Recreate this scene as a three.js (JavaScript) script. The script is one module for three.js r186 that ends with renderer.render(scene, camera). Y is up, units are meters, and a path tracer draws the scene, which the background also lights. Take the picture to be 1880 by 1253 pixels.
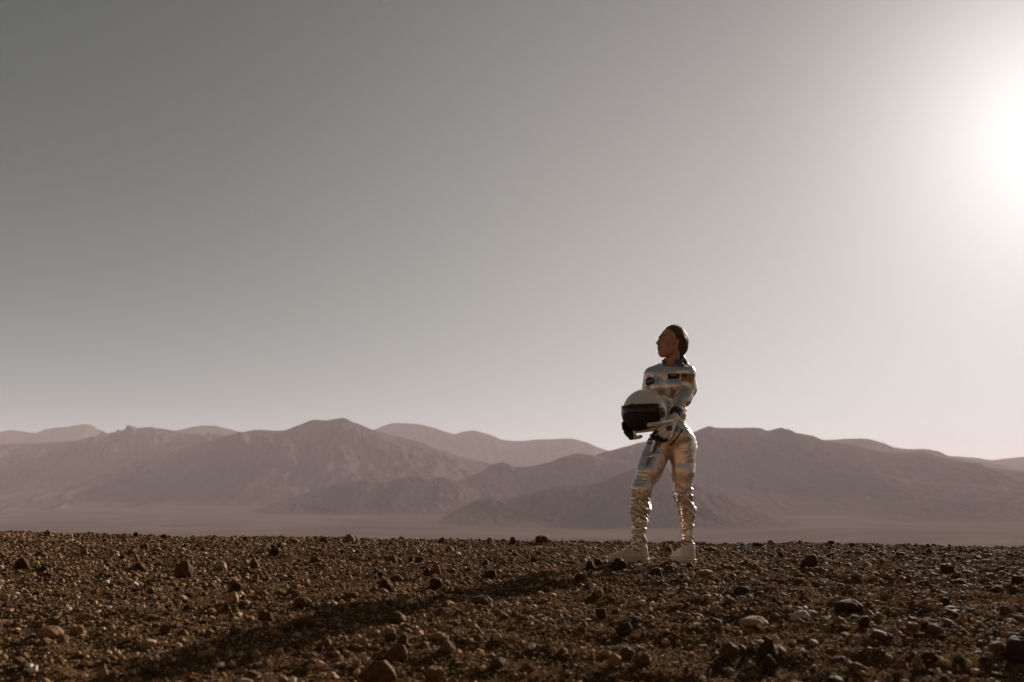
import * as THREE from 'three';
import { mergeGeometries } from 'three/addons/utils/BufferGeometryUtils.js';

// ---------------------------------------------------------------- camera, sky, sun, exposure
const scene = new THREE.Scene();
const camera = new THREE.PerspectiveCamera(37.84, 1024 / 682, 0.05, 60000);
camera.position.set(0, 0.512, 0);
camera.rotation.set(THREE.MathUtils.degToRad(8.51), 0, 0);
camera.focus = 7.22;
camera.userData.fStop = 2.8;

const SUN = new THREE.Vector3(0.561, 0.367, -0.956).normalize();
const lerp = THREE.MathUtils.lerp, clamp = THREE.MathUtils.clamp;
const smooth = (a, b, x) => { const t = clamp((x - a) / (b - a), 0, 1); return t * t * (3 - 2 * t); };

{ // clear desert air: bright at the horizon, dim above, with the broad aureole of the sun
  const w = 1024, h = 512, data = new Float32Array(w * h * 4);
  for (let j = 0; j < h; j++) {
    const el = ((j + 0.5) / h - 0.5) * Math.PI, ce = Math.cos(el), y = Math.sin(el), e = Math.max(0, el) * 180 / Math.PI;
    const low = Math.exp(-e / 7.5), haze = Math.exp(-e / 14);
    for (let i = 0; i < w; i++) {
      const a = ((i + 0.5) / w - 0.5) * 2 * Math.PI, x = Math.cos(a) * ce, z = Math.sin(a) * ce;
      const g = Math.acos(clamp(x * SUN.x + y * SUN.y + z * SUN.z, -1, 1)) * 180 / Math.PI;
      const wide = 0.265 * Math.exp(-((g / 35) ** 2)) * lerp(0.28, 1, Math.exp(-((e / 25) ** 2))), mid = 0.22 * Math.exp(-((g / 9.6) ** 2)), core = 0.10 * Math.exp(-((g / 5) ** 2));
      const b = 0.026 + 0.185 * low, o = (j * w + i) * 4;
      data[o] = b * lerp(0.73, 0.83, haze) + wide * 1.05 + mid + core;
      data[o + 1] = b * lerp(1.0, 0.99, haze) + wide * 0.94 + mid * 0.97 + core;
      data[o + 2] = b * lerp(0.92, 1.02, haze) + wide * 0.91 + mid * 0.94 + core;
      data[o + 3] = 1;
    }
  }
  const t = new THREE.DataTexture(data, w, h, THREE.RGBAFormat, THREE.FloatType);
  t.mapping = THREE.EquirectangularReflectionMapping; t.magFilter = t.minFilter = THREE.LinearFilter; t.needsUpdate = true;
  scene.background = t; scene.environment = t;
}
const sun = new THREE.DirectionalLight(new THREE.Color(1, 0.9, 0.78), 5);
sun.name = 'sun'; sun.position.copy(SUN).multiplyScalar(60).add(new THREE.Vector3(0, 0, -7)); sun.target.position.set(0, 0, -7);
sun.castShadow = true; sun.shadow.mapSize.set(4096, 4096);
Object.assign(sun.shadow.camera, { left: -14, right: 14, top: 10, bottom: -10, near: 1, far: 120 });
scene.add(sun, sun.target);
scene.fog = new THREE.FogExp2(new THREE.Color(1, 0.835, 0.885), 3.2e-5);
const renderer = new THREE.WebGLRenderer({ antialias: true });
renderer.setSize(1024, 682);
renderer.toneMapping = THREE.LinearToneMapping;
renderer.toneMappingExposure = 2.2;
renderer.shadowMap.enabled = true;

// ---------------------------------------------------------------- helpers
function makeRng(seed) { let s = seed | 0; return () => { s = (s + 0x6d2b79f5) | 0; let t = Math.imul(s ^ (s >>> 15), 1 | s); t = (t + Math.imul(t ^ (t >>> 7), 61 | t)) ^ t; return ((t ^ (t >>> 14)) >>> 0) / 4294967296; }; }
const PERM = new Uint8Array(512);
{ const r = makeRng(77), p = [...Array(256).keys()]; for (let i = 255; i > 0; i--) { const j = Math.floor(r() * (i + 1)); [p[i], p[j]] = [p[j], p[i]]; } for (let i = 0; i < 512; i++) PERM[i] = p[i & 255]; }
const grad = (h, x, y, z) => { h &= 15; const u = h < 8 ? x : y, v = h < 4 ? y : h === 12 || h === 14 ? x : z; return ((h & 1) ? -u : u) + ((h & 2) ? -v : v); };
const fade = (t) => t * t * t * (t * (t * 6 - 15) + 10);
function noise(x, y, z = 0) {
  const fx = Math.floor(x), fy = Math.floor(y), fz = Math.floor(z), X = fx & 255, Y = fy & 255, Z = fz & 255;
  x -= fx; y -= fy; z -= fz;
  const u = fade(x), v = fade(y), w = fade(z), A = PERM[X] + Y, AA = PERM[A] + Z, AB = PERM[A + 1] + Z, B = PERM[X + 1] + Y, BA = PERM[B] + Z, BB = PERM[B + 1] + Z;
  const l = (t, a, b) => a + t * (b - a);
  return l(w, l(v, l(u, grad(PERM[AA], x, y, z), grad(PERM[BA], x - 1, y, z)), l(u, grad(PERM[AB], x, y - 1, z), grad(PERM[BB], x - 1, y - 1, z))),
    l(v, l(u, grad(PERM[AA + 1], x, y, z - 1), grad(PERM[BA + 1], x - 1, y, z - 1)), l(u, grad(PERM[AB + 1], x, y - 1, z - 1), grad(PERM[BB + 1], x - 1, y - 1, z - 1))));
}
const fbm = (x, y, z, n) => { let s = 0, a = 0.5; for (let i = 0; i < n; i++) { s += a * noise(x, y, z); x *= 2.03; y *= 2.03; z = z * 2.03 + 7.1; a *= 0.5; } return s; };
const ridged = (x, y, z, n) => { let s = 0, a = 0.5; for (let i = 0; i < n; i++) { s += a * (1 - Math.abs(noise(x, y, z)) * 2); x *= 2.07; y *= 2.07; z = z * 2.07 + 3.3; a *= 0.5; } return s; };
const taken = new Map();
function numbered(name) { const k = taken.get(name) ?? 0; taken.set(name, k + 1); return k ? name + '_' + String(k).padStart(3, '0') : name; }
function shade(o) { o.traverse((m) => { if (m.isMesh) { m.castShadow = true; m.receiveShadow = true; } }); return o; }
function top(o, name, label, category, group, kind) {
  o.name = numbered(name); o.userData.label = label; o.userData.category = category;
  if (group) o.userData.group = group;
  if (kind) o.userData.kind = kind;
  scene.add(shade(o)); return o;
}
const rgb = (r, g, b) => new THREE.Color().setRGB(r, g, b);
function gridGeometry(nu, nv, fn) { // fn(i, j) -> [x, y, z, r, g, b]
  const pos = new Float32Array(nu * nv * 3), col = new Float32Array(nu * nv * 3), uv = new Float32Array(nu * nv * 2), idx = [];
  for (let j = 0; j < nv; j++) for (let i = 0; i < nu; i++) {
    const p = fn(i, j), k = j * nu + i;
    pos.set(p.slice(0, 3), k * 3); col.set(p.slice(3, 6), k * 3); uv[k * 2] = p[0]; uv[k * 2 + 1] = p[2];
    if (i < nu - 1 && j < nv - 1) idx.push(k, k + 1, k + nu, k + 1, k + nu + 1, k + nu);
  }
  const g = new THREE.BufferGeometry();
  g.setAttribute('position', new THREE.BufferAttribute(pos, 3)); g.setAttribute('color', new THREE.BufferAttribute(col, 3)); g.setAttribute('uv', new THREE.BufferAttribute(uv, 2));
  g.setIndex(idx); g.computeVertexNormals(); return g;
}

// ---------------------------------------------------------------- the stony hilltop
function lie(x, z) { // height of the hilltop without its small bumps
  const d = -z; let v = 0;
  v += x < 0 ? -x * 0.017 * smooth(5, 10, d) : -x * 0.012 * smooth(5, 10, d);
  v -= 0.045 * smooth(7.6, 10.4, d);
  const n = Math.max(0, 4.6 - d); v -= n < 1.6 ? 0.042 * n * n : 0.042 * 2.56 + 0.05 * (n - 1.6);
  const c = Math.max(0, d - 10.6); v -= c < 4 ? 0.04 * c * c : 0.64 + 0.32 * (c - 4);
  const s = Math.max(0, Math.abs(x) - 40); v -= s < 10 ? 0.012 * s * s : 1.2 + 0.24 * (s - 10);
  return v;
}
function height(x, z) {
  const near = 1 - smooth(15, 40, Math.hypot(x, z + 6));
  return lie(x, z) + 0.035 * noise(x * 0.42, 8.8, 2) * smooth(7.5, 10.5, -z) * near + near * (lerp(0.012, 0.030, smooth(3.5, 6, -z)) * noise(x * 0.9, z * 0.9, 3) + lerp(0.012, 0.020, smooth(3.5, 6, -z)) * noise(x * 2.3, z * 2.3, 9) + lerp(0.016, 0.030, smooth(-0.5, 1.5, x)) * noise(x * 4, z * 5, 5) + lerp(0.010, 0.016, smooth(-0.5, 1.5, x)) * noise(x * 9, z * 9, 15)) * smooth(0.2, 1.2, Math.hypot(x - 1.05, (z + 7.27) * 1.3)) ;
}
function earthTexture() {
  const n = 512, c = new Uint8Array(n * n * 4), b = new Uint8Array(n * n * 4);
  const per = (x, y, f, k) => { // tileable: noise on two circles
    const a = x / n * 2 * Math.PI, q = y / n * 2 * Math.PI, r = f / (2 * Math.PI);
    return noise(Math.cos(a) * r + 40 + k, Math.sin(a) * r + 17 + Math.cos(q) * r * 1.37, Math.sin(q) * r * 1.37 + 31 - k);
  };
  for (let y = 0; y < n; y++) for (let x = 0; x < n; x++) {
    const o = (y * n + x) * 4, g = per(x, y, 60, 0), m = per(x, y, 18, 5), f = per(x, y, 150, 9);
    const t = clamp(0.5 + 0.35 * g + 0.35 * m + 0.35 * f, 0, 1), v = 0.62 + 0.38 * t;
    c[o] = 255 * v; c[o + 1] = 255 * v * 0.985; c[o + 2] = 255 * v * 0.96; c[o + 3] = 255;
    b[o] = b[o + 1] = b[o + 2] = 255 * clamp(0.5 + 0.45 * g + 0.3 * f + 0.2 * m, 0, 1); b[o + 3] = 255;
  }
  return [c, b].map((d, k) => { const t = new THREE.DataTexture(d, n, n); t.wrapS = t.wrapT = THREE.RepeatWrapping; t.magFilter = THREE.LinearFilter; t.minFilter = THREE.LinearMipmapLinearFilter; t.generateMipmaps = true; if (!k) t.colorSpace = THREE.SRGBColorSpace; t.repeat.set(1 / 0.7, 1 / 0.7); t.needsUpdate = true; return t; });
}
const [earthMap, earthBump] = earthTexture();
{
  const xs = [], zs = [];
  for (let x = -7.2; x <= 7.2001; x += 0.04) xs.push(x);
  for (const d of [0.3, 0.8, 1.6, 3, 5, 8, 12, 18, 26, 36, 50, 80, 140, 300, 600, 1000]) { xs.push(7.2 + d); xs.unshift(-7.2 - d); }
  for (let d = 2.4; d <= 13.2; d += 0.04) zs.push(-d);
  for (const d of [13.8, 14.6, 16, 18, 22, 30, 45, 70, 120, 200, 320, 460, 640, 700]) zs.push(-d);
  for (const d of [2.1, 1.7, 1.2, 0.5, -0.5, -2, -4, -7, -11, -16, -24, -36, -60, -120, -400]) zs.unshift(-d);
  const g = gridGeometry(xs.length, zs.length, (i, j) => {
    const x = xs[i], z = zs[j], t = 0.5 + fbm(x * 0.35, z * 0.35, 2, 3), k = clamp(0.75 + 0.5 * t, 0.5, 1.4);
    return [x, height(x, z), z, 0.12 * k, 0.068 * k, 0.034 * k];
  });
  const m = new THREE.MeshPhysicalMaterial({ vertexColors: true, map: earthMap, bumpMap: earthBump, bumpScale: 0.012, roughness: 1, specularIntensity: 0 });
  top(new THREE.Mesh(g, m), 'ground', 'stony brown hilltop the figure stands on', 'ground', null, 'structure');
}

// ---------------------------------------------------------------- valley floor and mountains
function valley(x, d) {
  const fan = smooth(4200, 9500, d);
  return -186 + 80 * fan + 9 * noise(x * 0.0007, d * 0.0007, 4) + 1.6 * noise(x * 0.004, d * 0.003, 8) + 16 * Math.max(0, noise(x * 0.00042, 3.3)) * smooth(4500, 7000, d)
    + (42 * Math.exp(-(((x + 1900) / 1000) ** 2)) + 22 * Math.exp(-(((x + 500) / 600) ** 2)) + 26 * Math.exp(-(((x - 2300) / 900) ** 2))) * smooth(4300, 8200, d);
}
{
  const xs = [], ds = [];
  for (let x = -5200; x <= 5200; x += 26) xs.push(x);
  for (const d of [300, 900, 2000, 4500, 9000, 15000]) { xs.push(5200 + d); xs.unshift(-5200 - d); }
  for (let d = 2600; d <= 8800; d += 26) ds.push(d);
  for (const d of [2000, 1200, 500, -500, -2000, -5000]) ds.unshift(d);
  for (const d of [9300, 10500, 13000, 17000, 22000]) ds.push(d);
  const g = gridGeometry(xs.length, ds.length, (i, j) => {
    const x = xs[i], d = ds[j], wx = x + 260 * noise(x * 0.0011, d * 0.0011, 1), wd = d + 420 * noise(x * 0.0009, d * 0.0009, 6);
    let k = 1 + 0.42 * noise(wx * 0.0011, wd * 0.004, 2) + 0.34 * noise(wx * 0.0032, wd * 0.011, 12);
    k += 0.9 * Math.max(0, ridged(wx * 0.0007, wd * 0.0019, 20, 2) - 0.52) * 2;
    return [x, valley(x, d), -d, 0.066 * k, 0.046 * k, 0.039 * k];
  });
  top(new THREE.Mesh(g, new THREE.MeshPhysicalMaterial({ vertexColors: true, roughness: 1, specularIntensity: 0 })), 'valley_floor', 'hazy desert valley floor with pale washes', 'valley', null, 'structure');
}
const RIDGES = [
  // [name, label, distance of the crest, crest points x/height, depth of the front slope, strength of gullies, seed]
  ['far_mountain', 'farthest pale peaks rising at the left edge', 15500, [[-9295,794],[-8454,837],[-7951,896],[-7784,921],[-7400,879],[-7235,938],[-6941,972],[-6690,1014],[-6562,1005],[-6413,929],[-6258,870],[-5915,786],[-5401,651],[-4378,417]], 2600, 0.6, 11],
  ['far_mountain', 'small pale far peak between the two left mountains', 14500, [[-5411,665],[-5062,806],[-4828,869],[-4593,917],[-4316,925],[-4156,885],[-3956,838],[-3636,743],[-2998,547]], 2200, 0.6, 12],
  ['far_mountain', 'long pale far range sloping down to the figure', 15000, [[-3101,565],[-2453,769],[-2080,899],[-1925,957],[-1787,998],[-1475,989],[-1229,940],[-999,867],[-859,834],[-737,867],[-589,883],[-368,834],[-123,744],[82,728],[491,753],[899,761],[1103,712],[1307,630],[1453,582],[1875,468],[2605,323]], 2600, 0.7, 13],
  ['far_mountain', 'pale far peaks low at the right edge', 15000, [[5052,403],[5710,517],[6565,501],[6931,476],[7173,444],[7419,468],[7707,493],[8320,517],[9289,403]], 2400, 0.6, 14],
  ['far_mountain', 'second ridge behind the right mountain', 11500, [[2753,434],[3196,546],[3635,571],[3887,583],[4087,583],[4260,540],[4414,483],[4582,465],[4757,465],[4893,440],[5033,378],[5373,322],[5866,235],[6600,62]], 2200, 0.7, 15],
  ['mountain', 'broad gullied mountain on the left', 10600, [[-6915,342],[-6000,428],[-5427,480],[-5082,492],[-4679,515],[-4308,590],[-4080,641],[-3878,659],[-3704,641],[-3499,607],[-3238,584],[-2832,555],[-2192,400],[-1726,228]], 2300, 1.4, 21],
  ['mountain', 'dark twin-topped mountain left of centre', 9400, [[-4474,-25],[-4022,76],[-3572,212],[-3170,344],[-2894,446],[-2615,523],[-2411,559],[-2155,554],[-2013,605],[-1876,656],[-1747,651],[-1655,666],[-1583,672],[-1490,630],[-1283,554],[-1051,492],[-871,446],[-716,385],[-460,304],[-179,243],[204,127],[610,-25]], 2600, 1.0, 22],
  ['mountain', 'long notched mountain behind the figure on the right', 8400, [[319,181],[639,271],[814,326],[961,362],[1098,399],[1374,444],[1522,481],[1619,518],[1665,531],[1720,518],[1926,518],[2087,518],[2155,495],[2201,504],[2270,518],[2347,486],[2520,454],[2619,417],[2837,381],[3199,308],[3428,317],[3653,262],[3922,199],[4284,154],[4825,91],[5495,-44]], 2500, 0.9, 23],
  ['foothill', 'rolling middle foothill left of the figure', 7700, [[-583,-20],[-376,83],[-251,133],[-146,195],[-63,211],[21,178],[146,182],[293,216],[410,257],[503,278],[607,266],[712,241],[1004,199],[1419,83],[1832,-20]], 1500, 0.9, 24],
  ['foothill', 'low dark foothill at the centre of the valley', 6900, [[-1750,-121],[-1676,-103],[-1492,-44],[-1307,15],[-1121,52],[-954,78],[-860,60],[-767,82],[-636,97],[-561,74],[-479,89],[-374,52],[-261,1],[-149,-66],[-37,-128]], 900, 0.9, 25],
  ['foothill', 'spur descending from the right mountain', 7000, [[2039,-130],[2194,-56],[2350,38],[2476,121],[2581,106],[2731,68],[2881,46],[3108,46],[3372,19],[3634,-18],[4194,-112]], 1500, 0.8, 26],
  ['foothill', 'nearest dark foothill behind the figure', 5700, [[-384,-145],[-292,-94],[-185,-54],[-108,-39],[-31,-48],[62,-30],[154,-3],[231,13],[324,22],[432,28],[525,55],[618,92],[727,129],[836,135],[943,104],[1050,37],[1171,-15],[1323,-76],[1475,-136],[1595,-194]], 900, 0.9, 27],
  ['foothill', 'low hill on the valley floor at the right', 6100, [[1839,-211],[2039,-146],[2306,-81],[2571,-48],[2834,-58],[3097,-71],[3488,-113],[3877,-178]], 800, 0.7, 28],
  ['foothill', 'tiny dark knolls on the valley floor at the left edge', 7000, [[-3700,-141],[-3569,-126],[-3484,-108],[-3398,-141],[-3330,-149],[-3211,-119],[-3107,-93],[-3051,-141],[-2981,-164]], 300, 0.5, 29],
];
for (const [name, label, dist, pts, run, rough, seed] of RIDGES) {
  const x0 = pts[0][0], x1 = pts[pts.length - 1][0], nu = Math.round(clamp((x1 - x0) / (dist * 0.0009), 60, 760)), nf = 130, nb = 12;
  const crest = (x) => {
    let k = 0; while (k < pts.length - 2 && pts[k + 1][0] < x) k++;
    const p0 = pts[Math.max(0, k - 1)], p1 = pts[k], p2 = pts[k + 1], p3 = pts[Math.min(pts.length - 1, k + 2)], t = clamp((x - p1[0]) / (p2[0] - p1[0]), 0, 1);
    const m1 = (p2[1] - p0[1]) / (p2[0] - p0[0]) * (p2[0] - p1[0]), m2 = (p3[1] - p1[1]) / (p3[0] - p1[0]) * (p2[0] - p1[0]), a = t * t, b = a * t;
    return (2 * b - 3 * a + 1) * p1[1] + (b - 2 * a + t) * m1 * 0.7 + (3 * a - 2 * b) * p2[1] + (b - a) * m2 * 0.7;
  };
  const g = gridGeometry(nu, nf + nb, (i, j) => {
    const u = i / (nu - 1), x = lerp(x0, x1, u), end = smooth(0, 0.07, u) * smooth(0, 0.07, 1 - u);
    const v = j < nf ? 1 - j / nf : -(j - nf) / nb, away = v >= 0 ? v * run * 1.35 : v * run * 0.6; // metres in front of the crest
    const wob = 0.10 * run * noise(x / run * 1.6, seed, 0.5), d = dist - away - wob * Math.abs(v);
    const c = crest(x) + dist * 0.0006 * fbm(x / dist * 60, seed * 3.1, 0.7, 3), base = valley(x, d) - 12;
    const q = Math.abs(v), fall = 0.93 * Math.max(0, 1 - q * 1.45) ** 1.25 + 0.07 * (1 - q) ** 1.3;
    const lift = Math.max(0, c - base), sx = (x + 0.35 * away * Math.sin(seed)) / run;
    const spurs = ridged(sx * 3.1 + 0.5 * noise(x / run * 2, away / run * 2, seed), away / run * 0.9, seed * 1.7, 4) - 0.55;
    const fine = 0.8 * (ridged(x / run * 15 + 0.4 * noise(x / run * 7, away / run * 7, seed + 2), away / run * 5, seed + 9, 3) - 0.5) + 0.6 * fbm(x / run * 30, away / run * 22, seed, 3);
    const env = smooth(0, 0.12, q) * smooth(0.0, 0.35, 0.75 - q);
    const y = base + lift * clamp(fall + rough * env * (0.32 * spurs + 0.14 * fine) * (0.35 + fall), 0, 1.05) * lerp(0.82, 1, end);
    const k = 1 + 0.28 * noise(x / run * 5, y / run * 14, seed) + 0.22 * noise(x / run * 17, away / run * 5, seed + 4);
    return [x, y, -d, 0.062 * k, 0.042 * k, 0.036 * k];
  });
  top(new THREE.Mesh(g, new THREE.MeshPhysicalMaterial({ vertexColors: true, roughness: 1, specularIntensity: 0 })), name, label, name.includes('foothill') ? 'hill' : 'mountain', null, 'structure');
}

{ // the sunlit range that rises behind the camera and is mirrored in the suit, the visor and the shell
  const g = gridGeometry(150, 60, (i, j) => {
    const a = lerp(-1.45, 1.45, i / 149), d = 130 + 900 * (j / 59) ** 1.2, x = d * Math.sin(a), z = d * Math.cos(a), t = smooth(130, 620, d);
    const y = -30 + 190 * t * (0.8 + 0.55 * fbm(a * 2.2, 4.2, 1, 3)) + 26 * t * (ridged(x * 0.012, z * 0.006, 5, 4) - 0.5), k = 1 + 0.3 * noise(x * 0.02, y * 0.05, 3);
    return [x, y, z, 0.21 * k, 0.128 * k, 0.064 * k];
  });
  top(new THREE.Mesh(g, new THREE.MeshPhysicalMaterial({ vertexColors: true, roughness: 1, specularIntensity: 0, side: THREE.DoubleSide })), 'mountain', 'sunlit brown range behind the camera', 'mountain', null, 'structure');
}

// ---------------------------------------------------------------- stones
function stoneGeometry(seed, detail, cuts, lump, lo = 0.5) { // a rounded block broken along random planes
  const r = makeRng(seed), g0 = new THREE.IcosahedronGeometry(1, detail), planes = [];
  for (let i = 0; i < cuts; i++) { const v = new THREE.Vector3(r() * 2 - 1, r() * 2 - 1, r() * 2 - 1).normalize(); planes.push([v, lo + (0.9 - lo) * r()]); }
  const p = g0.attributes.position, v = new THREE.Vector3();
  for (let i = 0; i < p.count; i++) {
    v.fromBufferAttribute(p, i).normalize();
    let d = 1; for (const [n, k] of planes) { const c = v.dot(n); if (c > 0.05) { const e = k / c; d = d - e > -0.03 ? Math.min(d, e) : d; } }
    d *= 1 + lump * noise(v.x * 1.6 + seed, v.y * 1.6, v.z * 1.6) + lump * 0.4 * noise(v.x * 5 + seed, v.y * 5, v.z * 5);
    p.setXYZ(i, v.x * d, v.y * d, v.z * d);
  }
  // share vertices so that shading is smooth across the worn faces
  const key = new Map(), pos = [], idx = [];
  for (let i = 0; i < p.count; i++) { const k = [p.getX(i), p.getY(i), p.getZ(i)].map((q) => Math.round(q * 1e4)).join(); if (!key.has(k)) { key.set(k, pos.length / 3); pos.push(p.getX(i), p.getY(i), p.getZ(i)); } idx.push(key.get(k)); }
  const g = new THREE.BufferGeometry(); g.setAttribute('position', new THREE.Float32BufferAttribute(pos, 3)); g.setIndex(idx); g.computeVertexNormals();
  g.computeBoundingBox(); const s = g.boundingBox.getSize(new THREE.Vector3()), c = g.boundingBox.getCenter(new THREE.Vector3()); g.translate(-c.x, -c.y, -c.z); g.scale(1 / s.x, 1 / s.y, 1 / s.z); // unit box
  const q = g.attributes.position, uv = new Float32Array(q.count * 2);
  for (let i = 0; i < q.count; i++) { uv[i * 2] = q.getX(i) * 0.09 + q.getZ(i) * 0.05; uv[i * 2 + 1] = q.getY(i) * 0.09 + q.getZ(i) * 0.05; }
  g.setAttribute('uv', new THREE.BufferAttribute(uv, 2));
  return g;
}
const TONES = [[0.08, 0.045, 0.024], [0.13, 0.073, 0.038], [0.205, 0.118, 0.062], [0.31, 0.188, 0.107], [0.41, 0.275, 0.18], [0.56, 0.46, 0.38]];
{
  const kinds = [0, 1, 2, 3].map((k) => stoneGeometry(300 + k, 1, 9, 0.25)), r = makeRng(5), lists = kinds.map(() => []);
  const COUNT = 840000, m = new THREE.Matrix4(), q = new THREE.Quaternion(), e = new THREE.Euler(), c = new THREE.Color();
  for (let i = 0; i < COUNT; i++) {
    // even spread over the ground in view and a margin round it
    const d = Math.sqrt(lerp(2.4 * 2.4, 12.2 * 12.2, r())), x = (r() * 2 - 1) * (0.68 * d + 0.7), z = -d;
    const bare = noise(x * 0.7, z * 0.7, 40) + 0.4 * noise(x * 2.2, z * 2.2, 41);
    const u = r(), s = (0.0026 + 0.0052 * u ** 4 + (u > 0.95 ? 0.011 * r() ** 2 : 0)) * lerp(0.9, 1.05, smooth(3, 9, d));
    const keep = r(), tone = r();
    if (keep < 0.55 * smooth(0.05, 0.4, bare)) continue;
    if (d > 11.2 && s < 0.006) continue;
    const sx = s * (0.8 + 0.6 * r()), sy = s * (0.55 + 0.5 * r()), sz = s * (0.8 + 0.6 * r());
    e.set((r() - 0.5) * 1.4, r() * 6.28, (r() - 0.5) * 1.4); q.setFromEuler(e);
    m.compose(new THREE.Vector3(x, height(x, z) + sy * 0.35, z), q, new THREE.Vector3(sx * 2, sy * 2, sz * 2));
    const t = tone < 0.24 ? 0 : tone < 0.52 ? 1 : tone < 0.76 ? 2 : tone < 0.92 ? 3 : tone < 0.985 ? 4 : 5, k = 0.8 + 0.4 * r();
    lists[i & 3].push(m.toArray(), c.setRGB(TONES[t][0] * k, TONES[t][1] * k, TONES[t][2] * k).toArray());
  }
  const lumps = [0, 1, 2].map((k) => stoneGeometry(520 + k, 2, 10, 0.3)), heaps = lumps.map(() => []), q2 = makeRng(23);
  for (let i = 0; i < 30000; i++) { // half-buried clods, thickest on the right
    const d = Math.sqrt(lerp(2.6 * 2.6, 11.4 * 11.4, q2())), x = (q2() * 2 - 1) * (0.6 * d + 0.3), z = -d, u = q2(), keep = q2(), tone = q2(), bunch = noise(x * 1.3, z * 1.3, 70) + 0.5 * noise(x * 4, z * 4, 71);
    const s = (0.006 + 0.017 * u ** 4) * lerp(1, 1.2, smooth(0, 2, x)), sx = s * (0.9 + 0.7 * q2()), sy = s * (0.6 + 0.5 * q2()), sz = s * (0.9 + 0.7 * q2()), y = height(x, z) + sy * 0.25, t = tone < 0.35 ? 0 : tone < 0.78 ? 1 : tone < 0.95 ? 2 : 3;
    e.set((q2() - 0.5) * 0.9, q2() * 6.28, (q2() - 0.5) * 0.9); q.setFromEuler(e);
    if (keep > 0.14 + 0.20 * smooth(-0.8, 2, x) + 0.9 * bunch || Math.abs(x - 1.03) < 0.4 && Math.abs(z + 7.27) < 0.2) continue;
    m.compose(new THREE.Vector3(x, y, z), q, new THREE.Vector3(sx * 2, sy * 2, sz * 2)); heaps[i % 3].push(m.toArray(), c.setRGB(...TONES[t]).toArray());
  }
  const mat = new THREE.MeshPhysicalMaterial({ roughness: 0.8, specularIntensity: 0.05, flatShading: true });
  const heap = new THREE.Group();
  kinds.forEach((g, k) => {
    const n = lists[k].length / 2, im = new THREE.InstancedMesh(g, mat, n);
    for (let i = 0; i < n; i++) { im.setMatrixAt(i, m.fromArray(lists[k][i * 2])); im.setColorAt(i, c.fromArray(lists[k][i * 2 + 1])); }
    im.name = 'pebbles'; im.userData.kind = 'stuff'; heap.add(im);
  });
  lumps.forEach((g, k) => {
    const n = heaps[k].length / 2, im = new THREE.InstancedMesh(g, mat, n);
    for (let i = 0; i < n; i++) { im.setMatrixAt(i, m.fromArray(heaps[k][i * 2])); im.setColorAt(i, c.fromArray(heaps[k][i * 2 + 1])); }
    im.name = 'clods'; im.userData.kind = 'stuff'; heap.add(im);
  });
  top(heap, 'gravel', 'fine brown gravel covering the whole hilltop', 'gravel', null, 'stuff');
}
const rockMats = TONES.map((t, i) => new THREE.MeshPhysicalMaterial({ color: rgb(...t), map: earthMap, bumpMap: earthBump, bumpScale: 0.004, roughness: 0.85, specularIntensity: 0.08 }));
const rockGeos = [...Array(14)].map((_, k) => stoneGeometry(900 + k * 7, 4, 14 + (k % 5) * 2, 0.13 + 0.04 * (k % 3), 0.64 - 0.05 * (k % 2)));
const placed = [];
function stone(name, label, x, z, w, h, tone, kind, turn, group, deep = 0.75) {
  const s = new THREE.Mesh(rockGeos[kind % rockGeos.length], rockMats[tone]);
  s.scale.set(w, h * 1.25, w * deep); s.rotation.y = turn;
  s.position.set(x, height(x, z) + h * 1.25 * (0.5 - 0.2), z);
  placed.push([x, z, w * 0.5]);
  return top(s, name, label, 'stone', group);
}
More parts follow.
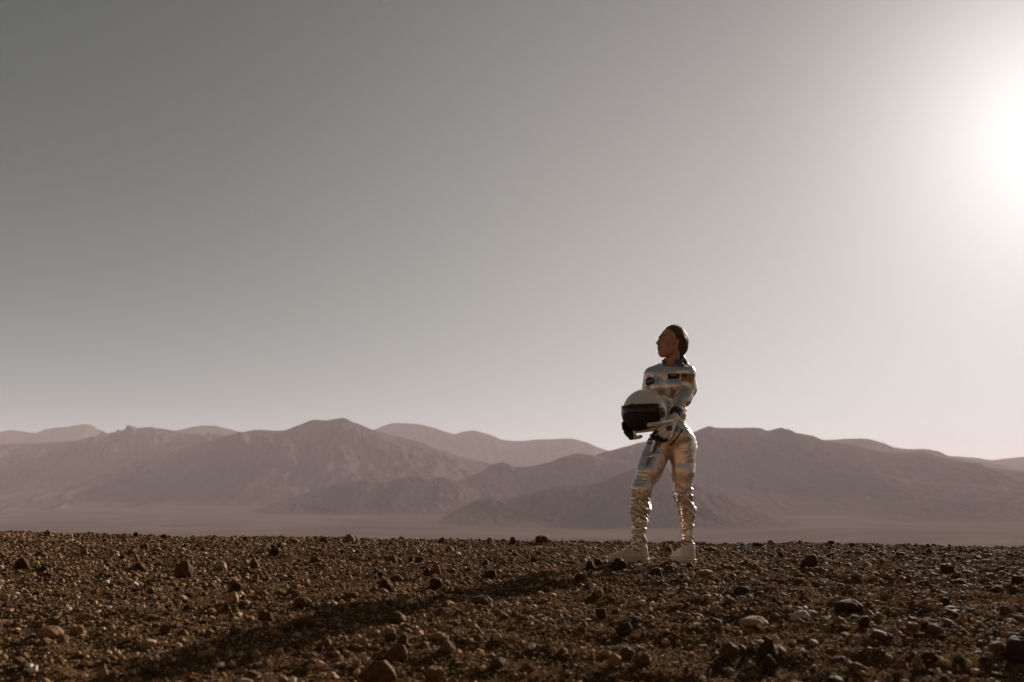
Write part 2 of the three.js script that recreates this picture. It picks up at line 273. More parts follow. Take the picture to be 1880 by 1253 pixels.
// stones that can be told apart in the photograph: label, x, z, width, height, tone, form, turn
const NAMED = [
  ['blocky flat-topped boulder alone on the crest left of the figure', 0.307,-10.600,0.142,0.089, 1, 2, 0.2],
  ['brown lumpy boulder breaking the crest left of centre', -1.597,-9.916,0.155,0.100, 2, 5, 1.1],
  ['small dark stone touching the lumpy crest boulder', -1.477,-9.428,0.074,0.053, 0, 1, 0.4],
  ['big rounded boulder with a sunlit rim at middle left', -1.876,-5.816,0.104,0.097, 1, 8, 0.3],
  ['pale tilted oblong stone left of the shadow', -1.239,-4.532,0.073,0.051, 4, 3, 2.2],
  ['bright white stone at the right foreground', 1.172,-4.164,0.077,0.046, 5, 7, 0.1],
  ['long pale slab left of the bright white stone', 0.946,-4.016,0.117,0.045, 4, 10, 0.15],
  ['dark wedge-shaped rock right of the figure', 1.897,-6.476,0.130,0.101, 0, 4, 0.5],
  ['dark angular block alone at the far right middle', 2.651,-6.188,0.107,0.076, 0, 9, 0.9],
  ['dark pointed rock between the shoes and the camera', 0.847,-6.072,0.105,0.068, 0, 6, 0.6],
  ['dark peaked rock hiding the sole of the profile shoe', 0.715,-6.756,0.106,0.075, 0, 11, 0.2],
  ['dark stone left of the toe of the profile shoe', 0.523,-6.796,0.076,0.064, 0, 1, 1.9],
  ['smaller dark stone beside the toe of the profile shoe', 0.591,-6.944,0.058,0.046, 0, 0, 0.1],
  ['dark stone behind the far shoe toe', 1.333,-8.608,0.096,0.072, 0, 12, 0.5],
  ['upright stone with a pale lit edge left of the shadow tip', -0.860,-7.240,0.081,0.065, 1, 13, 0.2],
  ['dark stone leaning by a lit stone above the shadow', -0.498,-6.048,0.074,0.051, 0, 4, 2.0],
  ['brown rounded stone above the middle of the shadow', -0.452,-6.048,0.074,0.064, 2, 8, 0.9],
  ['big dark peaked rock at the bottom edge below the shadow', -0.418,-3.228,0.112,0.076, 1, 6, 0.3],
  ['round dark rock at the bottom right of centre', 0.863,-3.472,0.066,0.070, 0, 8, 0.2],
  ['wide brown rock left of the round dark rock', 0.729,-3.472,0.081,0.054, 1, 5, 0.7],
  ['large dark rock cut by the right edge', 1.688,-3.432,0.096,0.077, 0, 2, 0.2],
  ['pale brown rock low at the left foreground', -1.707,-3.792,0.097,0.047, 3, 10, 0.4],
  ['flat tan stone above the left foreground rock', -1.741,-4.192,0.098,0.033, 3, 3, 0.1],
  ['pale cream cluster stone at the left foreground', -1.304,-3.684,0.066,0.031, 4, 5, 0.5],
  ['small white round stone beside the shadow at lower left', -1.185,-3.428,0.025,0.023, 5, 8, 0],
  ['flat white stone inside the shadow at the bottom edge', -0.839,-3.228,0.058,0.016, 5, 3, 0.3],
  ['little white stone inside the middle of the shadow', -0.801,-3.828,0.032,0.019, 5, 8, 0.2],
  ['pale stone at the left edge of the picture', -2.348,-4.724,0.047,0.034, 4, 7, 0.2],
  ['long dark flat rock right of the white stone', 1.447,-4.404,0.128,0.047, 0, 10, 0.1],
  ['dark peaked rock below the long dark flat rock', 1.367,-3.984,0.064,0.047, 0, 6, 0.8],
  ['broad dark stone over a pale chip at far right', 2.428,-5.524,0.086,0.043, 0, 10, 0.3],
  ['pale chip beside the broad dark stone', 2.587,-5.728,0.051,0.029, 4, 7, 0.6],
  ['dark stone resting on a pale one at the right', 1.932,-4.552,0.069,0.036, 0, 12, 0.5],
  ['pale flat stone under the dark one at the right', 1.850,-4.368,0.058,0.022, 4, 3, 0.2],
  ['brown squarish stone below the dark rocks at the right', 1.490,-3.828,0.056,0.041, 2, 2, 0.4],
  ['dark cube-like stone near the right edge', 2.737,-5.528,0.068,0.056, 0, 2, 0.3],
  ['round dark stone just under the crest at the right', 3.580,-8.724,0.088,0.073, 0, 8, 0.7],
  ['dark stone sitting on the crest at the right', 4.487,-10.948,0.098,0.055, 0, 5, 0.6],
  ['small squarish stone on the crest right of the figure', 3.333,-10.600,0.071,0.041, 0, 2, 0.1],
  ['dark stone below the squarish crest stone', 3.409,-10.140,0.079,0.057, 0, 9, 0.4],
  ['dark stone in the middle foreground under the figure', 0.360,-4.136,0.051,0.035, 0, 9, 0.4],
  ['broad dark rock in the middle foreground', 0.420,-3.848,0.064,0.043, 0, 4, 0.2],
  ['dark rounded rock at the bottom centre right', 0.428,-3.356,0.067,0.049, 1, 8, 0.7],
  ['brown rounded stone beside the bottom centre rock', 0.334,-3.368,0.049,0.041, 3, 5, 0.1],
  ['dark lump between the two bottom centre rocks', 0.389,-3.472,0.058,0.039, 1, 11, 0.5],
  ['dark angular rock at the left under the dirt patch', -3.165,-6.560,0.084,0.073, 0, 6, 0.2],
  ['rounded dark stone right of the left angular rock', -2.922,-6.348,0.078,0.050, 0, 8, 0.9],
  ['dark stone on the dirt patch at upper left', -3.441,-7.384,0.074,0.041, 0, 1, 0.3],
  ['pair-like dark stone with a pale side at upper left', -2.938,-8.116,0.068,0.054, 1, 13, 0.3],
  ['dark stone below the left crest', -3.946,-9.824,0.060,0.049, 0, 6, 0.2],
  ['dark pointed stone left of the rounded boulder', -2.693,-8.328,0.065,0.056, 0, 6, 1.2],
  ['tan stone with a sunlit top in the left foreground', -1.648,-3.888,0.052,0.039, 3, 2, 0.5],
  ['pale pointed stone at the lower left bottom edge', -1.289,-3.252,0.033,0.040, 4, 6, 0.4],
  ['dark stone at the head of the shadow right of centre', 0.378,-5.712,0.064,0.041, 0, 5, 0.2],
  ['dark low mound stone in the shadow', -0.137,-4.592,0.102,0.046, 1, 10, 0.2],
  ['broad dark stone in the shadow left of the mound stone', -0.469,-4.088,0.100,0.046, 1, 8, 0.5],
  ['dark wide stone deep in the shadow', -0.809,-4.016,0.094,0.040, 1, 5, 0.2],
  ['brown stone at the lower edge of the shadow', -0.658,-3.636,0.041,0.026, 2, 8, 0.4],
  ['pale-topped stone below the shadow', -0.449,-3.736,0.054,0.038, 3, 9, 0.2],
  ['peaked dark rock right of the pale-topped stone', -0.387,-3.620,0.053,0.044, 1, 6, 1.1],
  ['dark rock with a lit shoulder below the shadow', -0.386,-3.448,0.077,0.054, 1, 4, 0.3],
  ['lit flat stone edge in the lower centre', -0.223,-3.516,0.059,0.039, 2, 12, 0.4],
  ['small dark rock below the pale flat stone at the right', 1.574,-3.908,0.048,0.031, 0, 5, 0.8],
  ['dark rock directly below the round dark rock at the bottom', 0.842,-3.368,0.056,0.064, 0, 11, 1.4],
  ['olive brown stone at the bottom right', 1.262,-3.344,0.049,0.037, 2, 8, 0.2],
  ['grey brown upright stone at the bottom right', 1.308,-3.332,0.037,0.048, 3, 13, 0.3],
  ['small pale stone at the bottom right', 1.491,-3.368,0.024,0.019, 5, 7, 0.2],
  ['flat wide brown rock at the right bottom', 1.662,-3.516,0.071,0.035, 2, 10, 0.2],
  ['pale pebble-like stone on the right slope', 1.633,-4.040,0.034,0.020, 4, 7, 0.7],
  ['reddish stone on the right slope', 1.620,-4.404,0.032,0.020, 3, 5, 0.2],
  ['tan stone between the shadow and the figure toe', 0.419,-4.912,0.044,0.033, 3, 9, 0.6],
];
NAMED.forEach(([label, x, z, w, h, tone, kind, turn]) => stone('stone', label, x, z, w, h, tone, kind, turn));
{ // the other stones, largest in view: alike, told apart only by tone and place
  const r = makeRng(41); let n = 0, tries = 0;
  while (n < 225 && tries++ < 9000) {
    const d = Math.sqrt(lerp(3.0 * 3.0, 11 * 11, r())), x = (r() * 2 - 1) * 0.53 * d, z = -d, s = (0.022 + 0.045 * r() ** 2.2) * (d > 8 ? 1.15 : 1), t = r();
    const right = x > 1.4, dense = noise(x * 0.6, z * 0.6, 60) + (right ? 0.3 : 0);
    if (r() > 0.55 + dense * 0.6) continue;
    if (placed.some(([a, b, q]) => Math.hypot(a - x, b - z) < q + s * 0.6) || Math.abs(x - 1.03) < 0.4 && Math.abs(z + 7.27) < 0.22) continue;
    const tone = t < 0.5 ? 0 : t < 0.78 ? 1 : t < 0.9 ? 2 : t < 0.97 ? 3 : 4;
    const where = d > 8 ? 'by the crest' : d > 5 ? 'on the middle ground' : 'in the foreground', side = right ? 'right of the figure' : 'left of the figure';
    const look = ['small near-black brown stone', 'small dark brown stone', 'small mid brown stone', 'small tan stone', 'small pale stone'][tone];
    stone('small_stone', `${look} among the gravel ${where} ${side}`, x, z, s * (1 + 0.6 * r()), s * (0.6 + 0.5 * r()), tone, Math.floor(r() * 14), r() * 6.28, `${look}s ${where} ${side}`, 0.7 + 0.5 * r());
    n++;
  }
}

// ---------------------------------------------------------------- bodies as distance fields, meshed on a grid
const prims = { // every shape returns its signed distance
  cone: (a, ra, b, rb) => { // tapered limb
    const bx = b[0] - a[0], by = b[1] - a[1], bz = b[2] - a[2], l = bx * bx + by * by + bz * bz;
    return (x, y, z) => { const px = x - a[0], py = y - a[1], pz = z - a[2]; let t = (px * bx + py * by + pz * bz) / l; t = t < 0 ? 0 : t > 1 ? 1 : t; const dx = px - t * bx, dy = py - t * by, dz = pz - t * bz; return Math.sqrt(dx * dx + dy * dy + dz * dz) - (ra + (rb - ra) * t); };
  },
  egg: (c, r, turn = 0, tilt = 0, roll = 0) => { // ellipsoid, radii across / up / deep
    const m = new THREE.Matrix4().makeRotationFromEuler(new THREE.Euler(tilt, turn, roll, 'YXZ')).transpose().elements;
    return (x, y, z) => {
      x -= c[0]; y -= c[1]; z -= c[2];
      const u = (m[0] * x + m[4] * y + m[8] * z) / r[0], v = (m[1] * x + m[5] * y + m[9] * z) / r[1], w = (m[2] * x + m[6] * y + m[10] * z) / r[2];
      const k0 = Math.sqrt(u * u + v * v + w * w), k1 = Math.sqrt((u / r[0]) ** 2 + (v / r[1]) ** 2 + (w / r[2]) ** 2);
      return k1 < 1e-9 ? -Math.min(...r) : k0 * (k0 - 1) / k1;
    };
  },
};
const smin = (a, b, k) => { const h = k - Math.abs(a - b); return h > 0 ? Math.min(a, b) - h * h / (4 * k) : Math.min(a, b); };
const smax = (a, b, k) => -smin(-a, -b, k);
const joined = (list) => (x, y, z) => { let d = 9; for (const [f, k] of list) d = smin(d, f(x, y, z), k); return d; };
function netMesh(f, lo, hi, c) { // surface nets
  const n = [0, 1, 2].map((k) => Math.ceil((hi[k] - lo[k]) / c) + 1), [nx, ny, nz] = n, D = new Float32Array(nx * ny * nz).fill(1), B = 6, reach = c * B * 0.5 * 1.7321 + 0.025;
  for (let bz = 0; bz < nz; bz += B) for (let by = 0; by < ny; by += B) for (let bx = 0; bx < nx; bx += B) {
    const d = f(lo[0] + (bx + B / 2) * c, lo[1] + (by + B / 2) * c, lo[2] + (bz + B / 2) * c);
    if (d > reach * 1.25) continue;
    for (let k = bz; k < Math.min(nz, bz + B); k++) for (let j = by; j < Math.min(ny, by + B); j++) for (let i = bx; i < Math.min(nx, bx + B); i++)
      D[(k * ny + j) * nx + i] = d < -reach * 1.6 ? -1 : f(lo[0] + i * c, lo[1] + j * c, lo[2] + k * c);
  }
  const at = new Int32Array(nx * ny * nz).fill(-1), pos = [], idx = [], off = [0, 1, nx, nx + 1, nx * ny, nx * ny + 1, nx * ny + nx, nx * ny + nx + 1];
  const E = [[0, 1], [2, 3], [4, 5], [6, 7], [0, 2], [1, 3], [4, 6], [5, 7], [0, 4], [1, 5], [2, 6], [3, 7]];
  for (let k = 0; k < nz - 1; k++) for (let j = 0; j < ny - 1; j++) for (let i = 0; i < nx - 1; i++) {
    const o = (k * ny + j) * nx + i; let m = 0;
    for (let q = 0; q < 8; q++) if (D[o + off[q]] < 0) m |= 1 << q;
    if (m === 0 || m === 255) continue;
    let x = 0, y = 0, z = 0, s = 0;
    for (const [a, b] of E) {
      const da = D[o + off[a]], db = D[o + off[b]];
      if ((da < 0) === (db < 0)) continue;
      const t = da / (da - db); s++;
      x += (a & 1) + t * ((b & 1) - (a & 1)); y += ((a >> 1) & 1) + t * (((b >> 1) & 1) - ((a >> 1) & 1)); z += (a >> 2) + t * ((b >> 2) - (a >> 2));
    }
    at[o] = pos.length / 3; pos.push(lo[0] + (i + x / s) * c, lo[1] + (j + y / s) * c, lo[2] + (k + z / s) * c);
  }
  const quad = (a, b, d, e, flip) => { if (a < 0 || b < 0 || d < 0 || e < 0) return; if (flip) idx.push(a, d, b, b, d, e); else idx.push(a, b, d, b, e, d); };
  const sy = nx, sz = nx * ny;
  for (let k = 1; k < nz - 1; k++) for (let j = 1; j < ny - 1; j++) for (let i = 1; i < nx - 1; i++) {
    const o = (k * ny + j) * nx + i, s = D[o] < 0;
    if (s !== D[o + 1] < 0) quad(at[o - sy - sz], at[o - sz], at[o - sy], at[o], !s);
    if (s !== D[o + sy] < 0) quad(at[o - 1 - sz], at[o - 1], at[o - sz], at[o], !s);
    if (s !== D[o + sz] < 0) quad(at[o - 1 - sy], at[o - sy], at[o - 1], at[o], !s);
  }
  const g = new THREE.BufferGeometry(); g.setAttribute('position', new THREE.Float32BufferAttribute(pos, 3)); g.setIndex(idx); g.computeVertexNormals();
  return g;
}
function paint(g, fn) { const p = g.attributes.position, q = g.attributes.normal, c = new Float32Array(p.count * 3); for (let i = 0; i < p.count; i++) c.set(fn(p.getX(i), p.getY(i), p.getZ(i), q.getX(i), q.getY(i), q.getZ(i)), i * 3); g.setAttribute('color', new THREE.BufferAttribute(c, 3)); return g; }
function part(name, geometry, material, parent, label) { const m = new THREE.Mesh(geometry, material); m.name = name; if (label) m.userData.label = label; parent.add(m); return m; }
function march(f, p, dir, far = 0.6) { // first surface point met from p along dir
  let t = 0; for (let i = 0; i < 120; i++) { const d = f(p[0] + dir[0] * t, p[1] + dir[1] * t, p[2] + dir[2] * t); if (d < 0.0004) break; t += d * 0.6; if (t > far) return null; }
  return [p[0] + dir[0] * t, p[1] + dir[1] * t, p[2] + dir[2] * t];
}
function sheetOn(f, centre, right, up, dir, w, h, nu, nv, lift) { // a sewn patch that follows the surface under it
  const pos = [], uv = [], idx = [], at = (a, b) => centre.map((c, k) => c + right[k] * a + up[k] * b - dir[k] * 0.15);
  for (let j = 0; j <= nv; j++) for (let i = 0; i <= nu; i++) {
    const q = at((i / nu - 0.5) * w, (j / nv - 0.5) * h), s = march(f, q, dir) ?? at((i / nu - 0.5) * w, (j / nv - 0.5) * h).map((c, k) => c + dir[k] * 0.15);
    const e = 0.002, n = [f(s[0] + e, s[1], s[2]) - f(s[0] - e, s[1], s[2]), f(s[0], s[1] + e, s[2]) - f(s[0], s[1] - e, s[2]), f(s[0], s[1], s[2] + e) - f(s[0], s[1], s[2] - e)], l = Math.hypot(...n) || 1;
    const edge = i === 0 || j === 0 || i === nu || j === nv;
    pos.push(...s.map((c, k) => c + n[k] / l * (edge ? 0 : lift))); uv.push(i / nu, j / nv);
    if (i < nu && j < nv) { const a = j * (nu + 1) + i; idx.push(a, a + 1, a + nu + 1, a + 1, a + nu + 2, a + nu + 1); }
  }
  const g = new THREE.BufferGeometry(); g.setAttribute('position', new THREE.Float32BufferAttribute(pos, 3)); g.setAttribute('uv', new THREE.Float32BufferAttribute(uv, 2)); g.setIndex(idx); g.computeVertexNormals(); return g;
}
function cloth(w, h, draw) { const c = document.createElement('canvas'); c.width = w; c.height = h; draw(c.getContext('2d')); const t = new THREE.CanvasTexture(c); t.colorSpace = THREE.SRGBColorSpace; return t; }
const tube = (pts, r, n = 24, k = 6) => new THREE.TubeGeometry(new THREE.CatmullRomCurve3(pts.map((p) => new THREE.Vector3(...p))), n, r, k);

// ---------------------------------------------------------------- the person
const person = new THREE.Group();
person.position.set(1.03, 0, -7.27);
const CHEST = 0.52, PELVIS = 0.62; // how far she is turned to the left, radians
const turned = (c, a, l, u, f) => [c[0] + Math.cos(a) * l - Math.sin(a) * f, c[1] + u, c[2] + Math.sin(a) * l + Math.cos(a) * f];
const J = {
  neck: [0.162,1.452,-0.03], neckBase: [0.163,1.401,-0.045], chest: [0.128,1.281,-0.02], waist: [0.131,1.08,-0.02], pelvis: [0.139,0.893,-0.02],
  shR: [0.007,1.357,-0.09], shL: [0.246,1.351,0.07], elR: [-0.029,1.173,-0.12], wrR: [-0.164,0.988,0.16], elL: [0.253,1.243,0.035], wrL: [0.138,1.061,0.18],
  hipR: [0.033,0.81,-0.02], hipL: [0.208,0.794,0], knR: [-0.103,0.516,0.07], knL: [0.199,0.485,0.03], anR: [-0.124,0.114,-0.01], anL: [0.23,0.121,-0.02],
  caR: [-0.113,0.389,0.04], caL: [0.235,0.357,-0.015],
};
const torso = joined([
  [prims.egg(J.chest, [0.132, 0.165, 0.094], -CHEST), 0.03],
  [prims.cone(turned(J.shR, CHEST, 0.02, 0, 0), 0.05, turned(J.shL, CHEST, -0.02, 0, 0), 0.05), 0.05],
  [prims.cone([J.neckBase[0], J.neckBase[1] + 0.012, J.neckBase[2]], 0.05, turned(J.shR, CHEST, 0.01, 0.012, 0), 0.036), 0.04],
  [prims.cone([J.neckBase[0], J.neckBase[1] + 0.012, J.neckBase[2]], 0.05, turned(J.shL, CHEST, -0.01, 0.012, 0), 0.036), 0.04],
  [prims.egg(turned(J.chest, CHEST, 0.062, -0.026, 0.070), [0.052, 0.054, 0.043], -CHEST), 0.03],
  [prims.egg(turned(J.chest, CHEST, -0.062, -0.026, 0.070), [0.052, 0.054, 0.043], -CHEST), 0.03],
  [prims.egg(J.waist, [0.112, 0.13, 0.088], -0.55), 0.06],
  [prims.egg(J.pelvis, [0.152, 0.10, 0.112], -PELVIS), 0.06],
  [prims.egg(turned(J.pelvis, PELVIS, 0.07, -0.065, -0.055), [0.088, 0.092, 0.09], -PELVIS), 0.04],
  [prims.egg(turned(J.pelvis, PELVIS, -0.07, -0.065, -0.055), [0.088, 0.092, 0.09], -PELVIS), 0.04],
  [prims.cone(J.hipR, 0.092, [lerp(J.hipR[0], J.knR[0], 0.55), lerp(J.hipR[1], J.knR[1], 0.55), lerp(J.hipR[2], J.knR[2], 0.55) + 0.008], 0.082), 0.05],
]);
const legR = joined([
  [prims.cone([lerp(J.hipR[0], J.knR[0], 0.3), lerp(J.hipR[1], J.knR[1], 0.3), lerp(J.hipR[2], J.knR[2], 0.3)], 0.088, J.knR, 0.066), 0.03],
  [prims.cone(J.knR, 0.064, J.caR, 0.058), 0.03],
  [prims.cone([J.caR[0] + 0.006, J.caR[1], J.caR[2] - 0.012], 0.057, J.anR, 0.040), 0.03],
]);
const legL = joined([
  [prims.cone(J.hipL, 0.092, [lerp(J.hipL[0], J.knL[0], 0.5), lerp(J.hipL[1], J.knL[1], 0.5), J.hipL[2] + 0.02], 0.076), 0.03],
  [prims.cone([lerp(J.hipL[0], J.knL[0], 0.5), lerp(J.hipL[1], J.knL[1], 0.5), J.hipL[2] + 0.02], 0.076, J.knL, 0.059), 0.03],
  [prims.cone(J.knL, 0.058, J.caL, 0.050), 0.03],
  [prims.cone([J.caL[0], J.caL[1], J.caL[2] - 0.01], 0.050, J.anL, 0.034), 0.03],
]);
const armL = joined([
  [prims.cone(J.shL, 0.057, J.elL, 0.050), 0.03],
  [prims.cone(J.elL, 0.050, [lerp(J.elL[0], J.wrL[0], 0.4) + 0.004, lerp(J.elL[1], J.wrL[1], 0.4), lerp(J.elL[2], J.wrL[2], 0.4) - 0.006], 0.044), 0.06],
  [prims.cone([lerp(J.elL[0], J.wrL[0], 0.4) + 0.004, lerp(J.elL[1], J.wrL[1], 0.4), lerp(J.elL[2], J.wrL[2], 0.4) - 0.006], 0.044, J.wrL, 0.029), 0.05],
]);
const armR = joined([
  [prims.cone(J.shR, 0.052, J.elR, 0.042), 0.03],
  [prims.cone(J.elR, 0.042, J.wrR, 0.03), 0.025],
]);
const clothed = (x, y, z) => {
  let d = smin(torso(x, y, z), legL(x, y, z), 0.025);
  d = smin(d, legR(x, y, z), y > 0.5 ? 0.03 : 0.012);
  d = smin(d, armL(x, y, z), y > 1.33 ? 0.03 : 0.008);
  return smin(d, armR(x, y, z), 0.016);
};
// folds of the foil-like cloth: ridges that run across the limb, strongest below the knees, at the waist and behind the knee
const bell = (x, c, w) => Math.exp(-(((x - c) / w) ** 2));
function folds(x, y, z) {
  let s = 0;
  if (y < 0.86) {
    const left = x > (y < 0.55 ? 0.02 : 0.11), back = clamp((x - (left ? 0.16 : -0.10)) / 0.08, -1, 1);
    const amp = left ? 0.0004 + 0.0055 * bell(y, 0.44, 0.09) + 0.0042 * smooth(0.42, 0.3, y) + 0.0028 * smooth(0.2, 0.9, back) * bell(y, 0.68, 0.18)
      : 0.0003 + 0.0082 * smooth(0.52, 0.42, y) + 0.0024 * bell(y, 0.62, 0.05);
    const lean = left ? 0.75 : 0.35 + 0.9 * noise(x * 3, y * 5, 7);
    const v = y + lean * x * (left ? -1 : 1) + 0.35 * z, w = 0.045 * noise(x * 9, y * 9, z * 9);
    const a = 1 - Math.abs(noise(x * 5, (v + w) * 27, z * 5 + 3)) * 2.6, b = 1 - Math.abs(noise(x * 8 + 9, (y - 0.6 * x + w) * 34, z * 8)) * 2.6;
    s += amp * (Math.max(-0.6, a) + 0.6 * Math.max(-0.6, b)) * (0.6 + 0.8 * noise(x * 4, y * 6, 17) + 0.3);
    if (y < 0.2) s += 0.006 * bell(y, 0.13, 0.05) * Math.sin((y + 0.3 * x - 0.5 * z) * 210 + 6 * noise(x * 10, y * 6, z * 10));
  } else {
    // torso: slanting pull lines from the right of the waist, fine puckers on the hip side
    const out = smooth(0.03, 0.16, x), amp = 0.0042 * bell(y, 1.09, 0.075) + 0.0030 * bell(y, 0.94, 0.08) * (0.3 + out) + 0.0022 * out * bell(y, 1.02, 0.06) + 0.0005;
    const v = y + 0.75 * (x - 0.08) + 0.02 * noise(x * 8, y * 6, z * 6);
    const a = 1 - Math.abs(noise(x * 4, v * 34, z * 4 + 1)) * 2.6, b = 1 - Math.abs(noise(x * 6, (y + 0.25 * x) * 60, z * 6 + 5)) * 2.4;
    s += amp * (Math.max(-0.5, a) + 0.35 * Math.max(-0.5, b));
    s += 0.0035 * bell(x, 0.20, 0.05) * bell(y, 1.375, 0.022) * Math.max(-0.4, 1 - Math.abs(noise(x * 26 + y * 16, y * 6 - x * 5, 3)) * 2.6); // shoulder
    s += 0.0030 * bell(x, 0.235, 0.06) * bell(z, -0.1, 0.08) * bell(y, 1.25, 0.05) * 0.4 * Math.sin((y - 0.8 * x) * 160); // elbow
  }
  return s;
}
const CREASES = [ // each a fold line on a leg: start, end, half width, height
  [[-0.177,0.493,0.1], [-0.053,0.412,0.09], 0.008, 0.008], [[-0.178,0.443,0.1], [-0.069,0.481,0.1], 0.007, 0.006], [[-0.178,0.359,0.09], [-0.058,0.3,0.05], 0.008, 0.008], [[-0.175,0.393,0.1], [-0.076,0.347,0.08], 0.006, 0.006],
  [[-0.169,0.274,0.07], [-0.072,0.235,0.03], 0.007, 0.007], [[-0.161,0.186,0.05], [-0.081,0.22,0.04], 0.007, 0.007], [[-0.133,0.504,0.12], [-0.149,0.416,0.11], 0.006, 0.006],
  [[0.147,0.493,0.09], [0.275,0.404,0.03], 0.007, 0.008], [[0.161,0.535,0.08], [0.267,0.466,0.04], 0.006, 0.006], [[0.187,0.581,0.07], [0.27,0.512,0.03], 0.006, 0.005], [[0.175,0.416,0.07], [0.279,0.338,0.02], 0.007, 0.007],
  [[0.184,0.312,0.05], [0.277,0.257,0], 0.007, 0.006], [[0.187,0.224,0.04], [0.265,0.25,0.02], 0.006, 0.006], [[0.15,0.481,0.09], [0.221,0.504,0.09], 0.006, 0.006],
  [[-0.145,0.635,0.11], [-0.036,0.623,0.11], 0.004, 0.0028], [[-0.149,0.608,0.11], [-0.029,0.589,0.11], 0.004, 0.0032], [[-0.153,0.573,0.11], [-0.046,0.573,0.12], 0.004, 0.0026],
  [[-0.048,0.751,0.1], [0.022,0.774,0.11], 0.006, 0.0045], [[0.085,0.751,0.1], [0.03,0.813,0.11], 0.006, 0.0045],
].map(([a, b, w, h]) => { const f = prims.cone([a[0], a[1], 0], 0, [b[0], b[1], 0], 0), n = [-(b[1] - a[1]), b[0] - a[0]], l = Math.hypot(...n); return [f, w, h, Math.min(a[1], b[1]) - 0.03, Math.max(a[1], b[1]) + 0.03, (x, y) => Math.sign(((x - a[0]) * n[0] + (y - a[1]) * n[1]) / l)]; });
const creased = (x, y, z) => { let s = 0; for (const [f, w, h, y0, y1, side] of CREASES) { if (y < y0 || y > y1) continue; const d = f(x, y, 0) / w; if (d < 3.5) { const u = d * side(x, y); s += h * (Math.exp(-u * u * 1.6) - 0.7 * Math.exp(-((u - 1.7) ** 2) * 1.2)); } } return s; };
const suitField = (x, y, z) => { let d = clothed(x, y, z); if (d < 0.035) d -= 0.004 + folds(x, y, z) + (y < 0.84 ? creased(x, y, z) : 0); return d; };
const wristCut = (c, e) => { const n = [c[0] - e[0], c[1] - e[1], c[2] - e[2]], l = Math.hypot(...n); return (x, y, z) => ((x - c[0]) * n[0] + (y - c[1]) * n[1] + (z - c[2]) * n[2]) / l; };
const cutL = wristCut(J.wrL, J.elL), cutR = wristCut(J.wrR, J.elR);
const suitCut = (x, y, z) => {
  let d = suitField(x, y, z);
  if (y > 1.0 && z > 0.08 && x > 0.05) d = smax(d, cutL(x, y, z) - 0.005, 0.004);
  if (y > 0.9 && x < -0.08 && z > 0.02) d = smax(d, cutR(x, y, z) - 0.005, 0.004);
  const fit = (x - J.neckBase[0]) * 0.05 - (z - J.neckBase[2]) * 0.35; // neck hole, lower in front
  d = smax(d, (y - (J.neckBase[1] + 0.045 + fit)), 0.006);
  return d;
};
const silver = new THREE.MeshPhysicalMaterial({ color: rgb(0.61, 0.545, 0.505), metalness: 1, roughness: 0.3 });
const suit = part('suit', netMesh(suitCut, [-0.32, 0.06, -0.30], [0.36, 1.50, 0.28], 0.0042), silver, person, 'tight wrinkled silver metallic suit');

// head ------------------------------------------------------------
const HY = 1.22, HP = 0.12, HS = 1.015; // turn of the face to the left, chin slightly raised
const HC = [0.145,1.586,-0.02];
const hm = new THREE.Matrix4().makeRotationFromEuler(new THREE.Euler(-HP, -HY, 0.02, 'YXZ')), hi = hm.clone().transpose().elements;
// head space: x her left, y up, z forward
const inHead = (f) => (x, y, z) => { x = (x - HC[0]) / HS; y = (y - HC[1]) / HS; z = (z - HC[2]) / HS; return HS * f(hi[0] * x + hi[4] * y + hi[8] * z, hi[1] * x + hi[5] * y + hi[9] * z, hi[2] * x + hi[6] * y + hi[10] * z); };
const outHead = (p) => { const v = new THREE.Vector3(...p).applyMatrix4(hm).multiplyScalar(HS); return [v.x + HC[0], v.y + HC[1], v.z + HC[2]]; };
const both = (make) => { const a = make(1), b = make(-1); return (x, y, z) => Math.min(a(x, y, z), b(x, y, z)); };
const faceList = [
  [prims.egg([0, 0.032, -0.012], [0.073, 0.088, 0.092]), 0.02],
  [prims.egg([0, -0.018, 0.038], [0.060, 0.078, 0.050]), 0.03],
  [prims.egg([0, -0.062, 0.042], [0.047, 0.042, 0.046]), 0.03],
  [prims.cone([0, -0.090, 0.066], 0.017, [0, -0.086, 0.070], 0.017), 0.022],
  [both((s) => prims.cone([s * 0.052, -0.042, -0.002], 0.016, [s * 0.022, -0.088, 0.052], 0.016)), 0.025],
  [both((s) => prims.egg([s * 0.038, -0.012, 0.058], [0.024, 0.022, 0.022])), 0.025],
  [both((s) => prims.cone([s * 0.012, 0.030, 0.084], 0.010, [s * 0.046, 0.030, 0.062], 0.010)), 0.018],
  [prims.cone([0, 0.022, 0.086], 0.008, [0, -0.014, 0.106], 0.009), 0.012],
  [prims.egg([0, -0.017, 0.107], [0.010, 0.008, 0.010]), 0.008],
  [both((s) => prims.egg([s * 0.012, -0.021, 0.096], [0.008, 0.007, 0.011])), 0.006],
  [prims.egg([0, -0.0475, 0.091], [0.021, 0.0062, 0.010]), 0.006],
  [prims.egg([0, -0.0585, 0.089], [0.019, 0.0072, 0.010]), 0.006],
];
const faceSolid = joined(faceList), sockets = both((s) => prims.egg([s * 0.031, 0.011, 0.094], [0.019, 0.012, 0.016])), balls = both((s) => prims.egg([s * 0.030, 0.010, 0.070], [0.0135, 0.0135, 0.0135]));
const mouthLine = prims.cone([-0.02, -0.0528, 0.098], 0.0018, [0.02, -0.0528, 0.098], 0.0018);
const headLocal = (x, y, z) => { let d = smax(faceSolid(x, y, z), -sockets(x, y, z), 0.012); d = smin(d, balls(x, y, z), 0.003); return smax(d, -mouthLine(x, y, z), 0.003); };
